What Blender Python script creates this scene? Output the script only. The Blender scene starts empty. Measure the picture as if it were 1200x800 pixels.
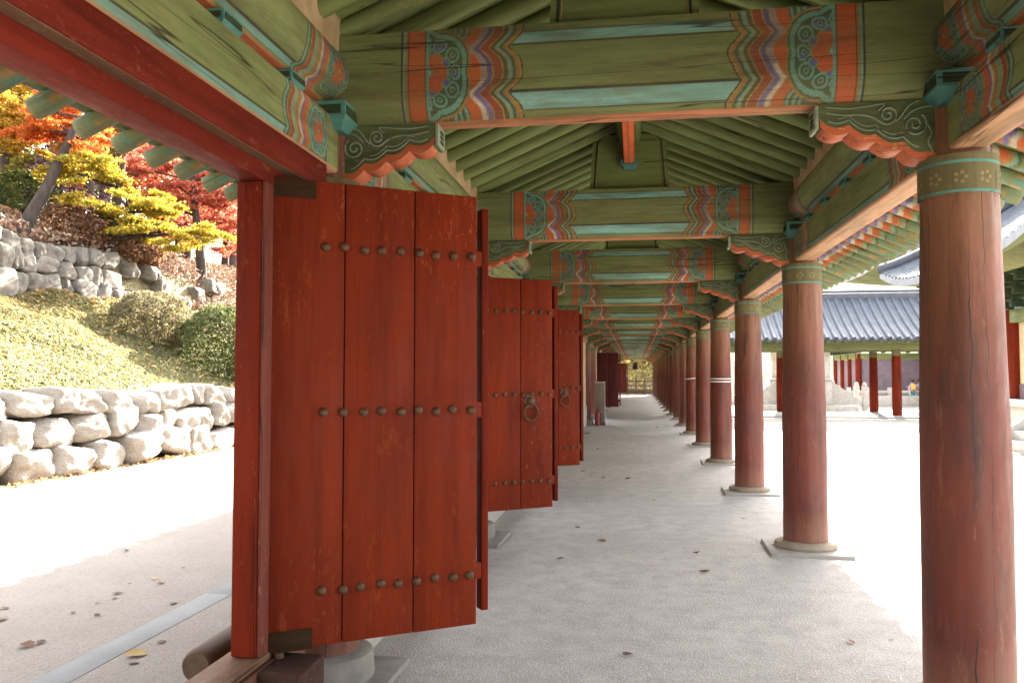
import bpy, bmesh, math, random
import numpy as np
from mathutils import Vector, Matrix, noise

R = math.radians
random.seed(11)
rng = np.random.default_rng(11)
S = bpy.context.scene
C = S.collection

# ------------------------------------------------------------------ camera
CAMZ = 1.56
YAW, PITCH, FPX = 8.59, 2.39, 960.0
cam_d = bpy.data.cameras.new('camera')
cam = bpy.data.objects.new('camera', cam_d)
C.objects.link(cam)
cam.location = (0, 0, CAMZ)
cam.rotation_euler = (R(90 + PITCH), 0, R(YAW))
cam_d.sensor_width = 36
cam_d.lens = FPX / 1200 * 36
cam_d.clip_start = 0.05
cam_d.clip_end = 3000
S.camera = cam

# ------------------------------------------------------------------ sky, sun, exposure
SUN = Vector((0.375, 1.95, 1.0)).normalized()
EL, AZ = math.asin(SUN.z), math.atan2(SUN.x, SUN.y)
w = bpy.data.worlds.new('World')
S.world = w
w.use_nodes = True
wn = w.node_tree
bg = wn.nodes['Background']
sky = wn.nodes.new('ShaderNodeTexSky')
sky.sky_type = 'NISHITA'
sky.sun_disc = False
sky.sun_elevation = EL
sky.sun_rotation = AZ
sky.air_density = 1.2
sky.dust_density = 3.0
sky.ozone_density = 1.0
hs = wn.nodes.new('ShaderNodeHueSaturation')      # hazy, pale autumn sky
hs.inputs['Saturation'].default_value = 0.28
wn.links.new(sky.outputs[0], hs.inputs['Color'])
wn.links.new(hs.outputs[0], bg.inputs[0])
bg.inputs[1].default_value = 0.15
sl = bpy.data.lights.new('sun', 'SUN')
sl.energy = 5.0
sl.angle = R(0.55)
sl.color = (1.0, 0.93, 0.83)
so = bpy.data.objects.new('sun', sl)
C.objects.link(so)
so.rotation_euler = SUN.to_track_quat('Z', 'Y').to_euler()
S.view_settings.view_transform = 'Standard'
S.view_settings.look = 'None'
S.view_settings.gamma = 1
S.view_settings.use_curve_mapping = False
S.view_settings.exposure = 3.22
S.cycles.max_bounces = 10
S.cycles.diffuse_bounces = 7
S.cycles.use_denoising = True
S.cycles.sample_clamp_indirect = 6

# ------------------------------------------------------------------ materials
def new_mat(name):
    m = bpy.data.materials.new(name)
    m.use_nodes = True
    nt = m.node_tree
    b = nt.nodes['Principled BSDF']
    return m, nt, b

def nd(nt, t, **kw):
    n = nt.nodes.new(t)
    for k, v in kw.items():
        setattr(n, k, v)
    return n

def coords(nt, scale=(1, 1, 1), kind='Object'):
    tc = nd(nt, 'ShaderNodeTexCoord')
    mp = nd(nt, 'ShaderNodeMapping')
    mp.inputs['Scale'].default_value = scale
    nt.links.new(tc.outputs[kind], mp.inputs[0])
    # every object gets its own slice of the texture
    oi = nd(nt, 'ShaderNodeObjectInfo')
    mu = nd(nt, 'ShaderNodeMath', operation='MULTIPLY')
    mu.inputs[1].default_value = 37.0
    nt.links.new(oi.outputs['Random'], mu.inputs[0])
    nt.links.new(mu.outputs[0], mp.inputs['Location'])
    return mp.outputs[0]

def nz(nt, vec, scale, detail=5, rough=0.55, dist=0.0):
    n = nd(nt, 'ShaderNodeTexNoise')
    n.inputs['Scale'].default_value = scale
    n.inputs['Detail'].default_value = detail
    n.inputs['Roughness'].default_value = rough
    n.inputs['Distortion'].default_value = dist
    nt.links.new(vec, n.inputs['Vector'])
    return n.outputs['Fac']

def ramp(nt, fac, stops, interp='LINEAR'):
    r = nd(nt, 'ShaderNodeValToRGB')
    r.color_ramp.interpolation = interp
    e = r.color_ramp.elements
    while len(e) < len(stops):
        e.new(0.5)
    for i, (p, c) in enumerate(stops):
        e[i].position = p
        c = (c, c, c) if not hasattr(c, '__len__') else c
        e[i].color = (*c[:3], 1)
    nt.links.new(fac, r.inputs[0])
    return r.outputs[0]

def mix(nt, fac, a, b, mode='MIX'):
    m = nd(nt, 'ShaderNodeMix', data_type='RGBA', blend_type=mode)
    for sock, v in ((m.inputs['Factor'], fac), (m.inputs['A'], a), (m.inputs['B'], b)):
        if isinstance(v, bpy.types.NodeSocket):
            nt.links.new(v, sock)
        elif hasattr(v, '__len__'):
            sock.default_value = (*v[:3], 1)
        else:
            sock.default_value = v
    return m.outputs['Result']

def bump(nt, b, h, strength=0.3, dist=0.01):
    bp = nd(nt, 'ShaderNodeBump')
    bp.inputs['Strength'].default_value = strength
    bp.inputs['Distance'].default_value = dist
    nt.links.new(h, bp.inputs['Height'])
    nt.links.new(bp.outputs[0], b.inputs['Normal'])

def wood_paint(name, col, dark, wear, axis='Z', wear_amt=0.5, rough=0.55, grain=26, attr=None, spec=0.2, stain=0.45, cracks=0.85):
    """painted timber: streaks along the grain, worn patches showing wood, fine grain relief"""
    m, nt, b = new_mat(name)
    k = {'X': (0.06, 1, 1), 'Y': (1, 0.06, 1), 'Z': (1, 1, 0.06)}[axis]
    v = coords(nt, k)
    v2 = coords(nt, tuple(0.35 if q < 1 else 1 for q in k))
    g = nz(nt, v, grain, 6, 0.65)
    broad = nz(nt, v2, 2.2, 5, 0.6)
    fine = nz(nt, v2, 14, 6, 0.7)
    if attr:
        a = nd(nt, 'ShaderNodeVertexColor', layer_name=attr)
        base = mix(nt, 0.12, a.outputs[0], (0.27, 0.25, 0.15))
        c1 = mix(nt, ramp(nt, broad, [(0.3, 0.0), (0.75, 0.7)]), base, dark, 'MULTIPLY')
        b2 = nz(nt, v2, 5.5, 7, 0.7, 0.6)
        c1 = mix(nt, ramp(nt, b2, [(0.46, 0.0), (0.70, 0.55)]), c1, (0.17, 0.135, 0.055))
        b3 = nz(nt, v2, 1.1, 5, 0.6)
        c1 = mix(nt, ramp(nt, b3, [(0.45, 0.0), (0.75, 0.45)]), c1, (0.075, 0.09, 0.034))
    else:
        c1 = mix(nt, ramp(nt, broad, [(0.3, 0.0), (0.72, 1.0)]), col, dark)
    c2 = mix(nt, ramp(nt, g, [(0.42, 0.0), (0.7, 0.35)]), c1, tuple(q * 0.45 for q in dark) if not attr else (0.06, 0.05, 0.03))
    wf = ramp(nt, fine, [(0.60, 0.0), (0.74, wear_amt)])
    c3 = mix(nt, wf, c2, wear)
    # run-down stains along the grain
    st1 = nz(nt, coords(nt, tuple(0.10 if q < 1 else 1 for q in k)), 8.5, 5, 0.7, 0.4)
    c3 = mix(nt, ramp(nt, st1, [(0.50, 0.0), (0.68, stain)]), c3, tuple(q * 0.35 for q in dark) if not attr else (0.035, 0.030, 0.016))
    # small chips showing bare wood, gathered in places
    chip = nz(nt, v2, 48, 5, 0.75)
    place = nz(nt, v2, 1.7, 4, 0.6)
    ch = nd(nt, 'ShaderNodeMath', operation='MULTIPLY')
    nt.links.new(ramp(nt, chip, [(0.58, 0.0), (0.64, 1.0)]), ch.inputs[0])
    nt.links.new(ramp(nt, place, [(0.48, 0.0), (0.62, 0.75)]), ch.inputs[1])
    c3 = mix(nt, ch.outputs[0], c3, wear)
    # hairline drying cracks
    ck = nz(nt, coords(nt, tuple(0.035 if q < 1 else 1 for q in k)), 7.0, 3, 0.5)
    sb = nd(nt, 'ShaderNodeMath', operation='SUBTRACT')
    nt.links.new(ck, sb.inputs[0])
    sb.inputs[1].default_value = 0.5
    ab = nd(nt, 'ShaderNodeMath', operation='ABSOLUTE')
    nt.links.new(sb.outputs[0], ab.inputs[0])
    cm = nd(nt, 'ShaderNodeMath', operation='MULTIPLY')
    nt.links.new(ramp(nt, ab.outputs[0], [(0.0025, 1.0), (0.0065, 0.0)]), cm.inputs[0])
    nt.links.new(ramp(nt, nz(nt, v2, 2.6, 3, 0.5), [(0.47, 0.0), (0.56, cracks)]), cm.inputs[1])
    c3 = mix(nt, cm.outputs[0], c3, (0.012, 0.010, 0.007))
    nt.links.new(c3, b.inputs['Base Color'])
    nt.links.new(ramp(nt, fine, [(0.3, rough - 0.1), (0.75, rough + 0.25)]), b.inputs['Roughness'])
    b.inputs['Specular IOR Level'].default_value = spec
    bump(nt, b, g, 0.35, 0.004)
    return m

M = {}
M['door'] = wood_paint('door_red_paint', (0.185, 0.0210, 0.0035), (0.110, 0.0120, 0.003), (0.27, 0.070, 0.028), 'Z', 0.45, 0.6, spec=0.12, stain=0.38, cracks=0.25)
M['door_dark'] = wood_paint('door_dark_paint', (0.11, 0.018, 0.014), (0.07, 0.012, 0.01), (0.2, 0.06, 0.04), 'Z', 0.3, 0.6)
M['frame'] = wood_paint('frame_red_paint', (0.165, 0.017, 0.005), (0.10, 0.011, 0.004), (0.28, 0.09, 0.05), 'Z', 0.45, 0.6, spec=0.08)
M['lintel'] = wood_paint('lintel_red_paint', (0.165, 0.020, 0.010), (0.095, 0.013, 0.008), (0.32, 0.13, 0.08), 'Y', 0.45, 0.6, spec=0.08)
M['worn_wood'] = wood_paint('worn_bare_timber', (0.19, 0.105, 0.058), (0.11, 0.05, 0.032), (0.27, 0.19, 0.12), 'Y', 0.6, 0.75)
M['patch'] = wood_paint('brown_patch_board', (0.042, 0.021, 0.010), (0.026, 0.013, 0.007), (0.12, 0.08, 0.04), 'X', 0.5, 0.9, spec=0.1)
M['worn_red'] = wood_paint('rubbed_red_paint', (0.15, 0.036, 0.024), (0.11, 0.026, 0.018), (0.30, 0.17, 0.13), 'Z', 0.7, 0.6)
M['worn_block'] = wood_paint('worn_brown_block', (0.060, 0.030, 0.020), (0.04, 0.02, 0.014), (0.20, 0.09, 0.07), 'X', 0.6, 0.8, spec=0.15)
M['gal_beam'] = wood_paint('bounce_lit_green_beam', (0.24, 0.26, 0.13), (0.17, 0.19, 0.09), (0.36, 0.28, 0.16), 'X', 0.5, 0.8)  # olive made paler: the courtyard's bounced light is put into the paint
M['olive'] = wood_paint('olive_paint', (0.185, 0.235, 0.075), (0.125, 0.155, 0.052), (0.30, 0.24, 0.12), 'X', 0.4, 0.7)
M['olive_y'] = wood_paint('olive_paint_long', (0.185, 0.235, 0.075), (0.125, 0.155, 0.052), (0.30, 0.24, 0.12), 'Y', 0.4, 0.7)
M['dan_x'] = wood_paint('painted_beam', (0, 0, 0), (0.62, 0.58, 0.52), (0.20, 0.15, 0.06), 'X', 0.38, 0.65, attr='Col')
M['dan_y'] = wood_paint('painted_tie_beam', (0, 0, 0), (0.62, 0.58, 0.52), (0.26, 0.19, 0.09), 'Y', 0.42, 0.65, attr='Col')
M['orange'] = wood_paint('orange_paint', (0.50, 0.130, 0.050), (0.38, 0.095, 0.04), (0.56, 0.36, 0.22), 'X', 0.5, 0.6)
M['orange_y'] = wood_paint('orange_paint_long', (0.62, 0.115, 0.030), (0.50, 0.10, 0.035), (0.66, 0.38, 0.22), 'Y', 0.45, 0.6)
M['teal'] = wood_paint('teal_paint', (0.10, 0.27, 0.23), (0.07, 0.19, 0.17), (0.2, 0.3, 0.22), 'X', 0.4, 0.65)
M['darkgreen'] = wood_paint('dark_green_paint', (0.040, 0.062, 0.028), (0.03, 0.045, 0.02), (0.12, 0.12, 0.06), 'X', 0.3, 0.7)
M['pale_line'] = wood_paint('pale_green_line', (0.26, 0.32, 0.23), (0.19, 0.24, 0.17), (0.32, 0.28, 0.18), 'X', 0.4, 0.7)
M['plaster_tan'] = None
M['iron'] = None

def simple(name, stops, scale=6, rough=0.8, bs=0.3, bd=0.01, detail=6, stretch=(1, 1, 1), metal=0.0, spec=0.4, kind='Object', fine=None):
    m, nt, b = new_mat(name)
    v = coords(nt, stretch, kind)
    f = nz(nt, v, scale, detail, 0.6)
    c = ramp(nt, f, stops)
    h = f
    if fine:
        f2 = nz(nt, v, fine[0], 4, 0.6)
        c = mix(nt, ramp(nt, f2, [(0.35, fine[1]), (0.65, 0.0)]), c, fine[2], 'MIX')
        h = f2
    nt.links.new(c, b.inputs['Base Color'])
    b.inputs['Roughness'].default_value = rough
    b.inputs['Metallic'].default_value = metal
    b.inputs['Specular IOR Level'].default_value = spec
    bump(nt, b, h, bs, bd)
    return m

M['plaster_tan'] = simple('tan_mud_plaster', [(0.3, (0.30, 0.20, 0.10)), (0.7, (0.46, 0.34, 0.20))], 7, 0.95, 0.6, 0.02)
M['plaster'] = simple('cream_plaster', [(0.3, (0.50, 0.40, 0.24)), (0.7, (0.62, 0.52, 0.34))], 4, 0.95, 0.3, 0.01)
M['iron'] = simple('aged_iron', [(0.3, (0.05, 0.022, 0.010)), (0.7, (0.115, 0.055, 0.026))], 30, 0.6, 0.5, 0.004, metal=0.25)
M['plinth'] = simple('plinth_granite', [(0.3, (0.29, 0.262, 0.232)), (0.7, (0.39, 0.355, 0.32))], 9, 0.9, 0.3, 0.006, fine=(220, 0.5, (0.2, 0.18, 0.16)))
M['ring_stone'] = simple('round_base_granite', [(0.3, (0.20, 0.15, 0.105)), (0.7, (0.29, 0.235, 0.175))], 9, 0.9, 0.3, 0.006)
M['dark_base'] = simple('shaded_base_granite', [(0.3, (0.15, 0.135, 0.12)), (0.7, (0.23, 0.21, 0.185))], 9, 0.9, 0.3, 0.006)  # left column bases: same granite darkened, their shade put into the colour
M['granite_pale'] = simple('pale_granite', [(0.3, (0.36, 0.33, 0.29)), (0.7, (0.52, 0.48, 0.42))], 5, 0.9, 0.3, 0.01)
M['kerb'] = simple('kerb_granite', [(0.3, (0.205, 0.20, 0.195)), (0.7, (0.265, 0.26, 0.25))], 5, 0.9, 0.25, 0.006, fine=(160, 0.4, (0.22, 0.22, 0.23)))
M['tile'] = simple('grey_roof_tile', [(0.3, (0.040, 0.048, 0.062)), (0.7, (0.085, 0.097, 0.120))], 3, 0.5, 0.3, 0.01, spec=0.4)
M['tile_dark'] = simple('dark_roof_clay', [(0.3, (0.05, 0.055, 0.065)), (0.7, (0.09, 0.095, 0.11))], 3, 0.7, 0.3, 0.01)
M['purple'] = simple('faded_purple_boards', [(0.3, (0.14, 0.10, 0.12)), (0.7, (0.20, 0.15, 0.17))], 3, 0.8, 0.2, 0.01)
M['rope'] = simple('white_rope', [(0.3, (0.6, 0.58, 0.55)), (0.7, (0.8, 0.78, 0.75))], 60, 0.9, 0.5, 0.003)
M['bark'] = simple('bark', [(0.3, (0.022, 0.015, 0.011)), (0.7, (0.065, 0.047, 0.036))], 9, 0.95, 0.9, 0.03, stretch=(1, 1, 0.25))
M['bark_dark'] = simple('dark_bark', [(0.3, (0.035, 0.024, 0.022)), (0.7, (0.09, 0.06, 0.05))], 9, 0.95, 0.9, 0.03, stretch=(1, 1, 0.2))
M['log'] = simple('weathered_log', [(0.3, (0.055, 0.030, 0.016)), (0.7, (0.125, 0.075, 0.042))], 8, 0.8, 0.5, 0.01, stretch=(1, 0.2, 1))
M['bronze'] = simple('dark_bronze', [(0.3, (0.03, 0.02, 0.015)), (0.7, (0.06, 0.045, 0.03))], 12, 0.5, 0.2, 0.004, metal=0.5)
M['rock'] = simple('field_stone', [(0.22, (0.14, 0.105, 0.07)), (0.40, (0.31, 0.27, 0.22)), (0.62, (0.41, 0.375, 0.33)), (0.8, (0.43, 0.375, 0.29))], 2.6, 0.92, 0.9, 0.03, detail=10, fine=(26, 0.30, (0.24, 0.19, 0.14)))
M['rock_mossy'] = simple('mossy_stone', [(0.2, (0.06, 0.048, 0.034)), (0.42, (0.135, 0.115, 0.095)), (0.62, (0.22, 0.197, 0.165)), (0.8, (0.23, 0.195, 0.10))], 3.0, 0.95, 0.8, 0.03, detail=9, fine=(28, 0.5, (0.09, 0.075, 0.05)))
M['wood_rail'] = simple('weathered_rail', [(0.3, (0.09, 0.06, 0.045)), (0.7, (0.17, 0.12, 0.09))], 9, 0.9, 0.4, 0.01)
M['cabinet'] = simple('grey_brown_board', [(0.3, (0.16, 0.12, 0.10)), (0.7, (0.24, 0.19, 0.16))], 5, 0.7, 0.2, 0.005)
M['red_enamel'] = simple('red_enamel', [(0.3, (0.20, 0.012, 0.010)), (0.7, (0.25, 0.016, 0.012))], 5, 0.35, 0.05, 0.002)
M['black_rubber'] = simple('black_rubber', [(0.3, (0.02, 0.02, 0.02)), (0.7, (0.03, 0.03, 0.03))], 5, 0.6, 0.05, 0.002)
M['skin'] = simple('skin', [(0.3, (0.42, 0.25, 0.18)), (0.7, (0.48, 0.29, 0.21))], 5, 0.6, 0.05, 0.002)
M['lilac'] = simple('lilac_jacket', [(0.3, (0.42, 0.26, 0.50)), (0.7, (0.52, 0.34, 0.58))], 9, 0.9, 0.2, 0.005)
M['teal_cloth'] = simple('teal_trousers', [(0.3, (0.05, 0.20, 0.22)), (0.7, (0.07, 0.26, 0.27))], 9, 0.9, 0.2, 0.005)
M['navy_cloth'] = simple('navy_trousers', [(0.3, (0.03, 0.035, 0.07)), (0.7, (0.05, 0.055, 0.1))], 9, 0.9, 0.2, 0.005)
M['yellow_cloth'] = simple('yellow_bag', [(0.3, (0.62, 0.32, 0.04)), (0.7, (0.72, 0.4, 0.06))], 9, 0.8, 0.2, 0.005)
M['hair'] = simple('black_hair', [(0.3, (0.012, 0.01, 0.01)), (0.7, (0.03, 0.025, 0.022))], 20, 0.6, 0.2, 0.003)

# columns: red lower part, weathered tan upper part, vertical drying cracks
def column_mat():
    m, nt, b = new_mat('column_red_paint')
    tc = nd(nt, 'ShaderNodeTexCoord')
    sx = nd(nt, 'ShaderNodeSeparateXYZ')
    nt.links.new(tc.outputs['Object'], sx.inputs[0])
    v = coords(nt, (1, 1, 0.07))
    vb = coords(nt, (1, 1, 0.4))
    g = nz(nt, v, 30, 6, 0.65)
    broad = nz(nt, vb, 2.5, 5, 0.6)
    fine = nz(nt, vb, 22, 6, 0.7)
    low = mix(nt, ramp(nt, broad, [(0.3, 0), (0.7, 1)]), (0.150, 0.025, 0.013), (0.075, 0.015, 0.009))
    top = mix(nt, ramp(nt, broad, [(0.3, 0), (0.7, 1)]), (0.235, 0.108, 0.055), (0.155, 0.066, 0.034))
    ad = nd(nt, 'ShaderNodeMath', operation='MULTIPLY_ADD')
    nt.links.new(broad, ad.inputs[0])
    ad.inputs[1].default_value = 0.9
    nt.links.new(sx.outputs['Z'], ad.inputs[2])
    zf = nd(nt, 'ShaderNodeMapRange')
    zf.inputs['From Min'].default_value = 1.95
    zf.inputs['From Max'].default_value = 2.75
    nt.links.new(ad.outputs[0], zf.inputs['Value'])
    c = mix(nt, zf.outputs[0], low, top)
    c = mix(nt, ramp(nt, g, [(0.45, 0.0), (0.72, 0.5)]), c, (0.09, 0.03, 0.022))
    c = mix(nt, ramp(nt, fine, [(0.62, 0.0), (0.78, 0.45)]), c, (0.26, 0.13, 0.08))
    st1 = nz(nt, coords(nt, (1, 1, 0.12)), 11, 5, 0.7, 0.4)
    c = mix(nt, ramp(nt, st1, [(0.50, 0.0), (0.66, 0.7)]), c, (0.045, 0.016, 0.011))
    st2 = nz(nt, coords(nt, (1, 1, 0.16)), 16, 5, 0.75)
    c = mix(nt, ramp(nt, st2, [(0.58, 0.0), (0.70, 0.45)]), c, (0.24, 0.10, 0.058))
    # pale dusty foot
    foot = nd(nt, 'ShaderNodeMapRange')
    foot.inputs['From Min'].default_value = 0.38
    foot.inputs['From Max'].default_value = 0.02
    nt.links.new(sx.outputs['Z'], foot.inputs['Value'])
    fm = nd(nt, 'ShaderNodeMath', operation='MULTIPLY')
    nt.links.new(foot.outputs[0], fm.inputs[0])
    nt.links.new(fine, fm.inputs[1])
    c = mix(nt, fm.outputs[0], c, (0.25, 0.13, 0.08))
    # cracks
    at = nd(nt, 'ShaderNodeMath', operation='ARCTAN2')
    nt.links.new(sx.outputs['Y'], at.inputs[0])
    nt.links.new(sx.outputs['X'], at.inputs[1])
    wob = nd(nt, 'ShaderNodeTexNoise', noise_dimensions='1D')
    wob.inputs['Scale'].default_value = 2.2
    wob.inputs['Detail'].default_value = 6
    oi = nd(nt, 'ShaderNodeObjectInfo')
    wz = nd(nt, 'ShaderNodeMath', operation='MULTIPLY_ADD')
    nt.links.new(oi.outputs['Random'], wz.inputs[0])
    wz.inputs[1].default_value = 50
    nt.links.new(sx.outputs['Z'], wz.inputs[2])
    nt.links.new(wz.outputs[0], wob.inputs['W'])
    h = None
    total = None
    for k, (a0, spread, wdt) in enumerate(((-1.75, 1.1, 0.016), (-1.2, 0.9, 0.009), (-2.5, 0.8, 0.010))):
        s1 = nd(nt, 'ShaderNodeMath', operation='MULTIPLY_ADD')   # random place per column
        r1 = nd(nt, 'ShaderNodeMath', operation='FRACT')
        r0 = nd(nt, 'ShaderNodeMath', operation='MULTIPLY')
        r0.inputs[1].default_value = 7.3 + 11.7 * k
        nt.links.new(oi.outputs['Random'], r0.inputs[0])
        nt.links.new(r0.outputs[0], r1.inputs[0])
        nt.links.new(r1.outputs[0], s1.inputs[0])
        s1.inputs[1].default_value = spread
        s1.inputs[2].default_value = a0 - spread / 2
        s2 = nd(nt, 'ShaderNodeMath', operation='MULTIPLY_ADD')
        nt.links.new(wob.outputs['Fac'], s2.inputs[0])
        s2.inputs[1].default_value = 0.30
        nt.links.new(s1.outputs[0], s2.inputs[2])
        df = nd(nt, 'ShaderNodeMath', operation='SUBTRACT')
        nt.links.new(at.outputs[0], df.inputs[0])
        nt.links.new(s2.outputs[0], df.inputs[1])
        ab = nd(nt, 'ShaderNodeMath', operation='ABSOLUTE')
        nt.links.new(df.outputs[0], ab.inputs[0])
        # the crack opens and closes along the height
        op = nd(nt, 'ShaderNodeMath', operation='MULTIPLY')
        nzn = nd(nt, 'ShaderNodeTexNoise', noise_dimensions='1D')
        nzn.inputs['Scale'].default_value = 1.3 + k
        nt.links.new(wz.outputs[0], nzn.inputs['W'])
        rr = ramp(nt, nzn.outputs['Fac'], [(0.40, 0.0), (0.55, 1.0)])
        nt.links.new(rr, op.inputs[0])
        op.inputs[1].default_value = wdt
        lt = nd(nt, 'ShaderNodeMath', operation='LESS_THAN')
        nt.links.new(ab.outputs[0], lt.inputs[0])
        nt.links.new(op.outputs[0], lt.inputs[1])
        if total is None:
            total = lt.outputs[0]
        else:
            mx = nd(nt, 'ShaderNodeMath', operation='MAXIMUM')
            nt.links.new(total, mx.inputs[0])
            nt.links.new(lt.outputs[0], mx.inputs[1])
            total = mx.outputs[0]
    c = mix(nt, total, c, (0.025, 0.012, 0.010))
    nt.links.new(c, b.inputs['Base Color'])
    nt.links.new(ramp(nt, fine, [(0.3, 0.42), (0.75, 0.7)]), b.inputs['Roughness'])
    b.inputs['Specular IOR Level'].default_value = 0.35
    bump(nt, b, g, 0.3, 0.004)
    return m
M['column'] = column_mat()

def ground_mat(name, c0, c1, speck, spscale=150, bs=0.5, bd=0.008, patches=0.5):
    m, nt, b = new_mat(name)
    tc = nd(nt, 'ShaderNodeTexCoord')
    v = tc.outputs['Object']
    broad = nz(nt, v, 0.55, 6, 0.6)
    mid = nz(nt, v, 5, 6, 0.65)
    vo = nd(nt, 'ShaderNodeTexVoronoi')
    vo.inputs['Scale'].default_value = spscale
    nt.links.new(v, vo.inputs['Vector'])
    fine = nz(nt, v, spscale * 0.7, 3, 0.6)
    vb_ = nd(nt, 'ShaderNodeTexVoronoi')
    vb_.inputs['Scale'].default_value = spscale * 0.9
    nt.links.new(v, vb_.inputs['Vector'])
    peb = ramp(nt, vb_.outputs['Distance'], [(0.1, 1.0), (0.75, 0.0)])
    c = mix(nt, ramp(nt, broad, [(0.35, 0), (0.65, 1)]), c0, c1)
    c = mix(nt, ramp(nt, mid, [(0.40, 0.0), (0.70, patches)]), c, tuple(q * 0.80 for q in c0))
    bw = nd(nt, 'ShaderNodeRGBToBW')
    nt.links.new(vo.outputs['Color'], bw.inputs[0])
    c = mix(nt, ramp(nt, bw.outputs[0], [(0.60, 0.0), (0.85, 0.55)]), c, speck)
    c = mix(nt, ramp(nt, fine, [(0.3, 0.35), (0.55, 0.0)]), c, tuple(q * 0.6 for q in c0))
    nt.links.new(c, b.inputs['Base Color'])
    b.inputs['Roughness'].default_value = 0.95
    b.inputs['Specular IOR Level'].default_value = 0.2
    ad = nd(nt, 'ShaderNodeMath', operation='ADD')
    nt.links.new(peb, ad.inputs[0])
    nt.links.new(mid, ad.inputs[1])
    bump(nt, b, ad.outputs[0], bs, bd)
    return m
M['floor'] = ground_mat('exposed_aggregate', (0.385, 0.352, 0.325), (0.465, 0.430, 0.400), (0.54, 0.505, 0.47), 110, 0.42, 0.012, 0.9)
M['sand'] = ground_mat('pale_sand', (0.42, 0.375, 0.32), (0.48, 0.43, 0.37), (0.33, 0.30, 0.255), 90, 0.4, 0.006, 0.25)
M['path'] = ground_mat('sandy_path', (0.26, 0.225, 0.195), (0.31, 0.27, 0.235), (0.20, 0.175, 0.15), 90, 0.4, 0.006, 0.3)
M['soil'] = ground_mat('leafy_soil', (0.17, 0.14, 0.08), (0.24, 0.21, 0.11), (0.30, 0.22, 0.10), 14, 0.8, 0.04, 0.6)

def leaf_mat(name, trans=0.45):
    m, nt, b = new_mat(name)
    a = nd(nt, 'ShaderNodeVertexColor', layer_name='Col')
    nt.links.new(a.outputs[0], b.inputs['Base Color'])
    b.inputs['Roughness'].default_value = 0.6
    b.inputs['Specular IOR Level'].default_value = 0.25
    t = nd(nt, 'ShaderNodeBsdfTranslucent')
    nt.links.new(a.outputs[0], t.inputs[0])
    ms = nd(nt, 'ShaderNodeMixShader')
    ms.inputs[0].default_value = trans
    nt.links.new(b.outputs[0], ms.inputs[1])
    nt.links.new(t.outputs[0], ms.inputs[2])
    nt.links.new(ms.outputs[0], nt.nodes['Material Output'].inputs[0])
    return m
M['leaf'] = leaf_mat('leaf', 0.55)
M['dry_leaf'] = leaf_mat('dry_leaf', 0.15)

# ------------------------------------------------------------------ object helpers
def link(o, parent=None):
    C.objects.link(o)
    if parent is not None:
        o.parent = parent
    return o

def empty(name, loc=(0, 0, 0), rz=0.0, parent=None):
    o = bpy.data.objects.new(name, None)
    o.empty_display_size = 0.2
    o.location = loc
    o.rotation_euler = (0, 0, rz)
    return link(o, parent)

def tag(o, label=None, cat=None, group=None, kind=None):
    if label: o['label'] = label
    if cat: o['category'] = cat
    if group: o['group'] = group
    if kind: o['kind'] = kind
    return o

def children(o):
    return [c for c in C.objects if c.parent is o]

def copy_part(src, parent, kids, loc=None, rot=None, scale=None):
    c = src.copy()
    C.objects.link(c)
    c.parent = parent
    if loc is not None: c.location = loc
    if rot is not None: c.rotation_euler = rot
    if scale is not None: c.scale = scale
    for k in kids:
        d = k.copy()
        C.objects.link(d)
        d.parent = c
    return c

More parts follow.
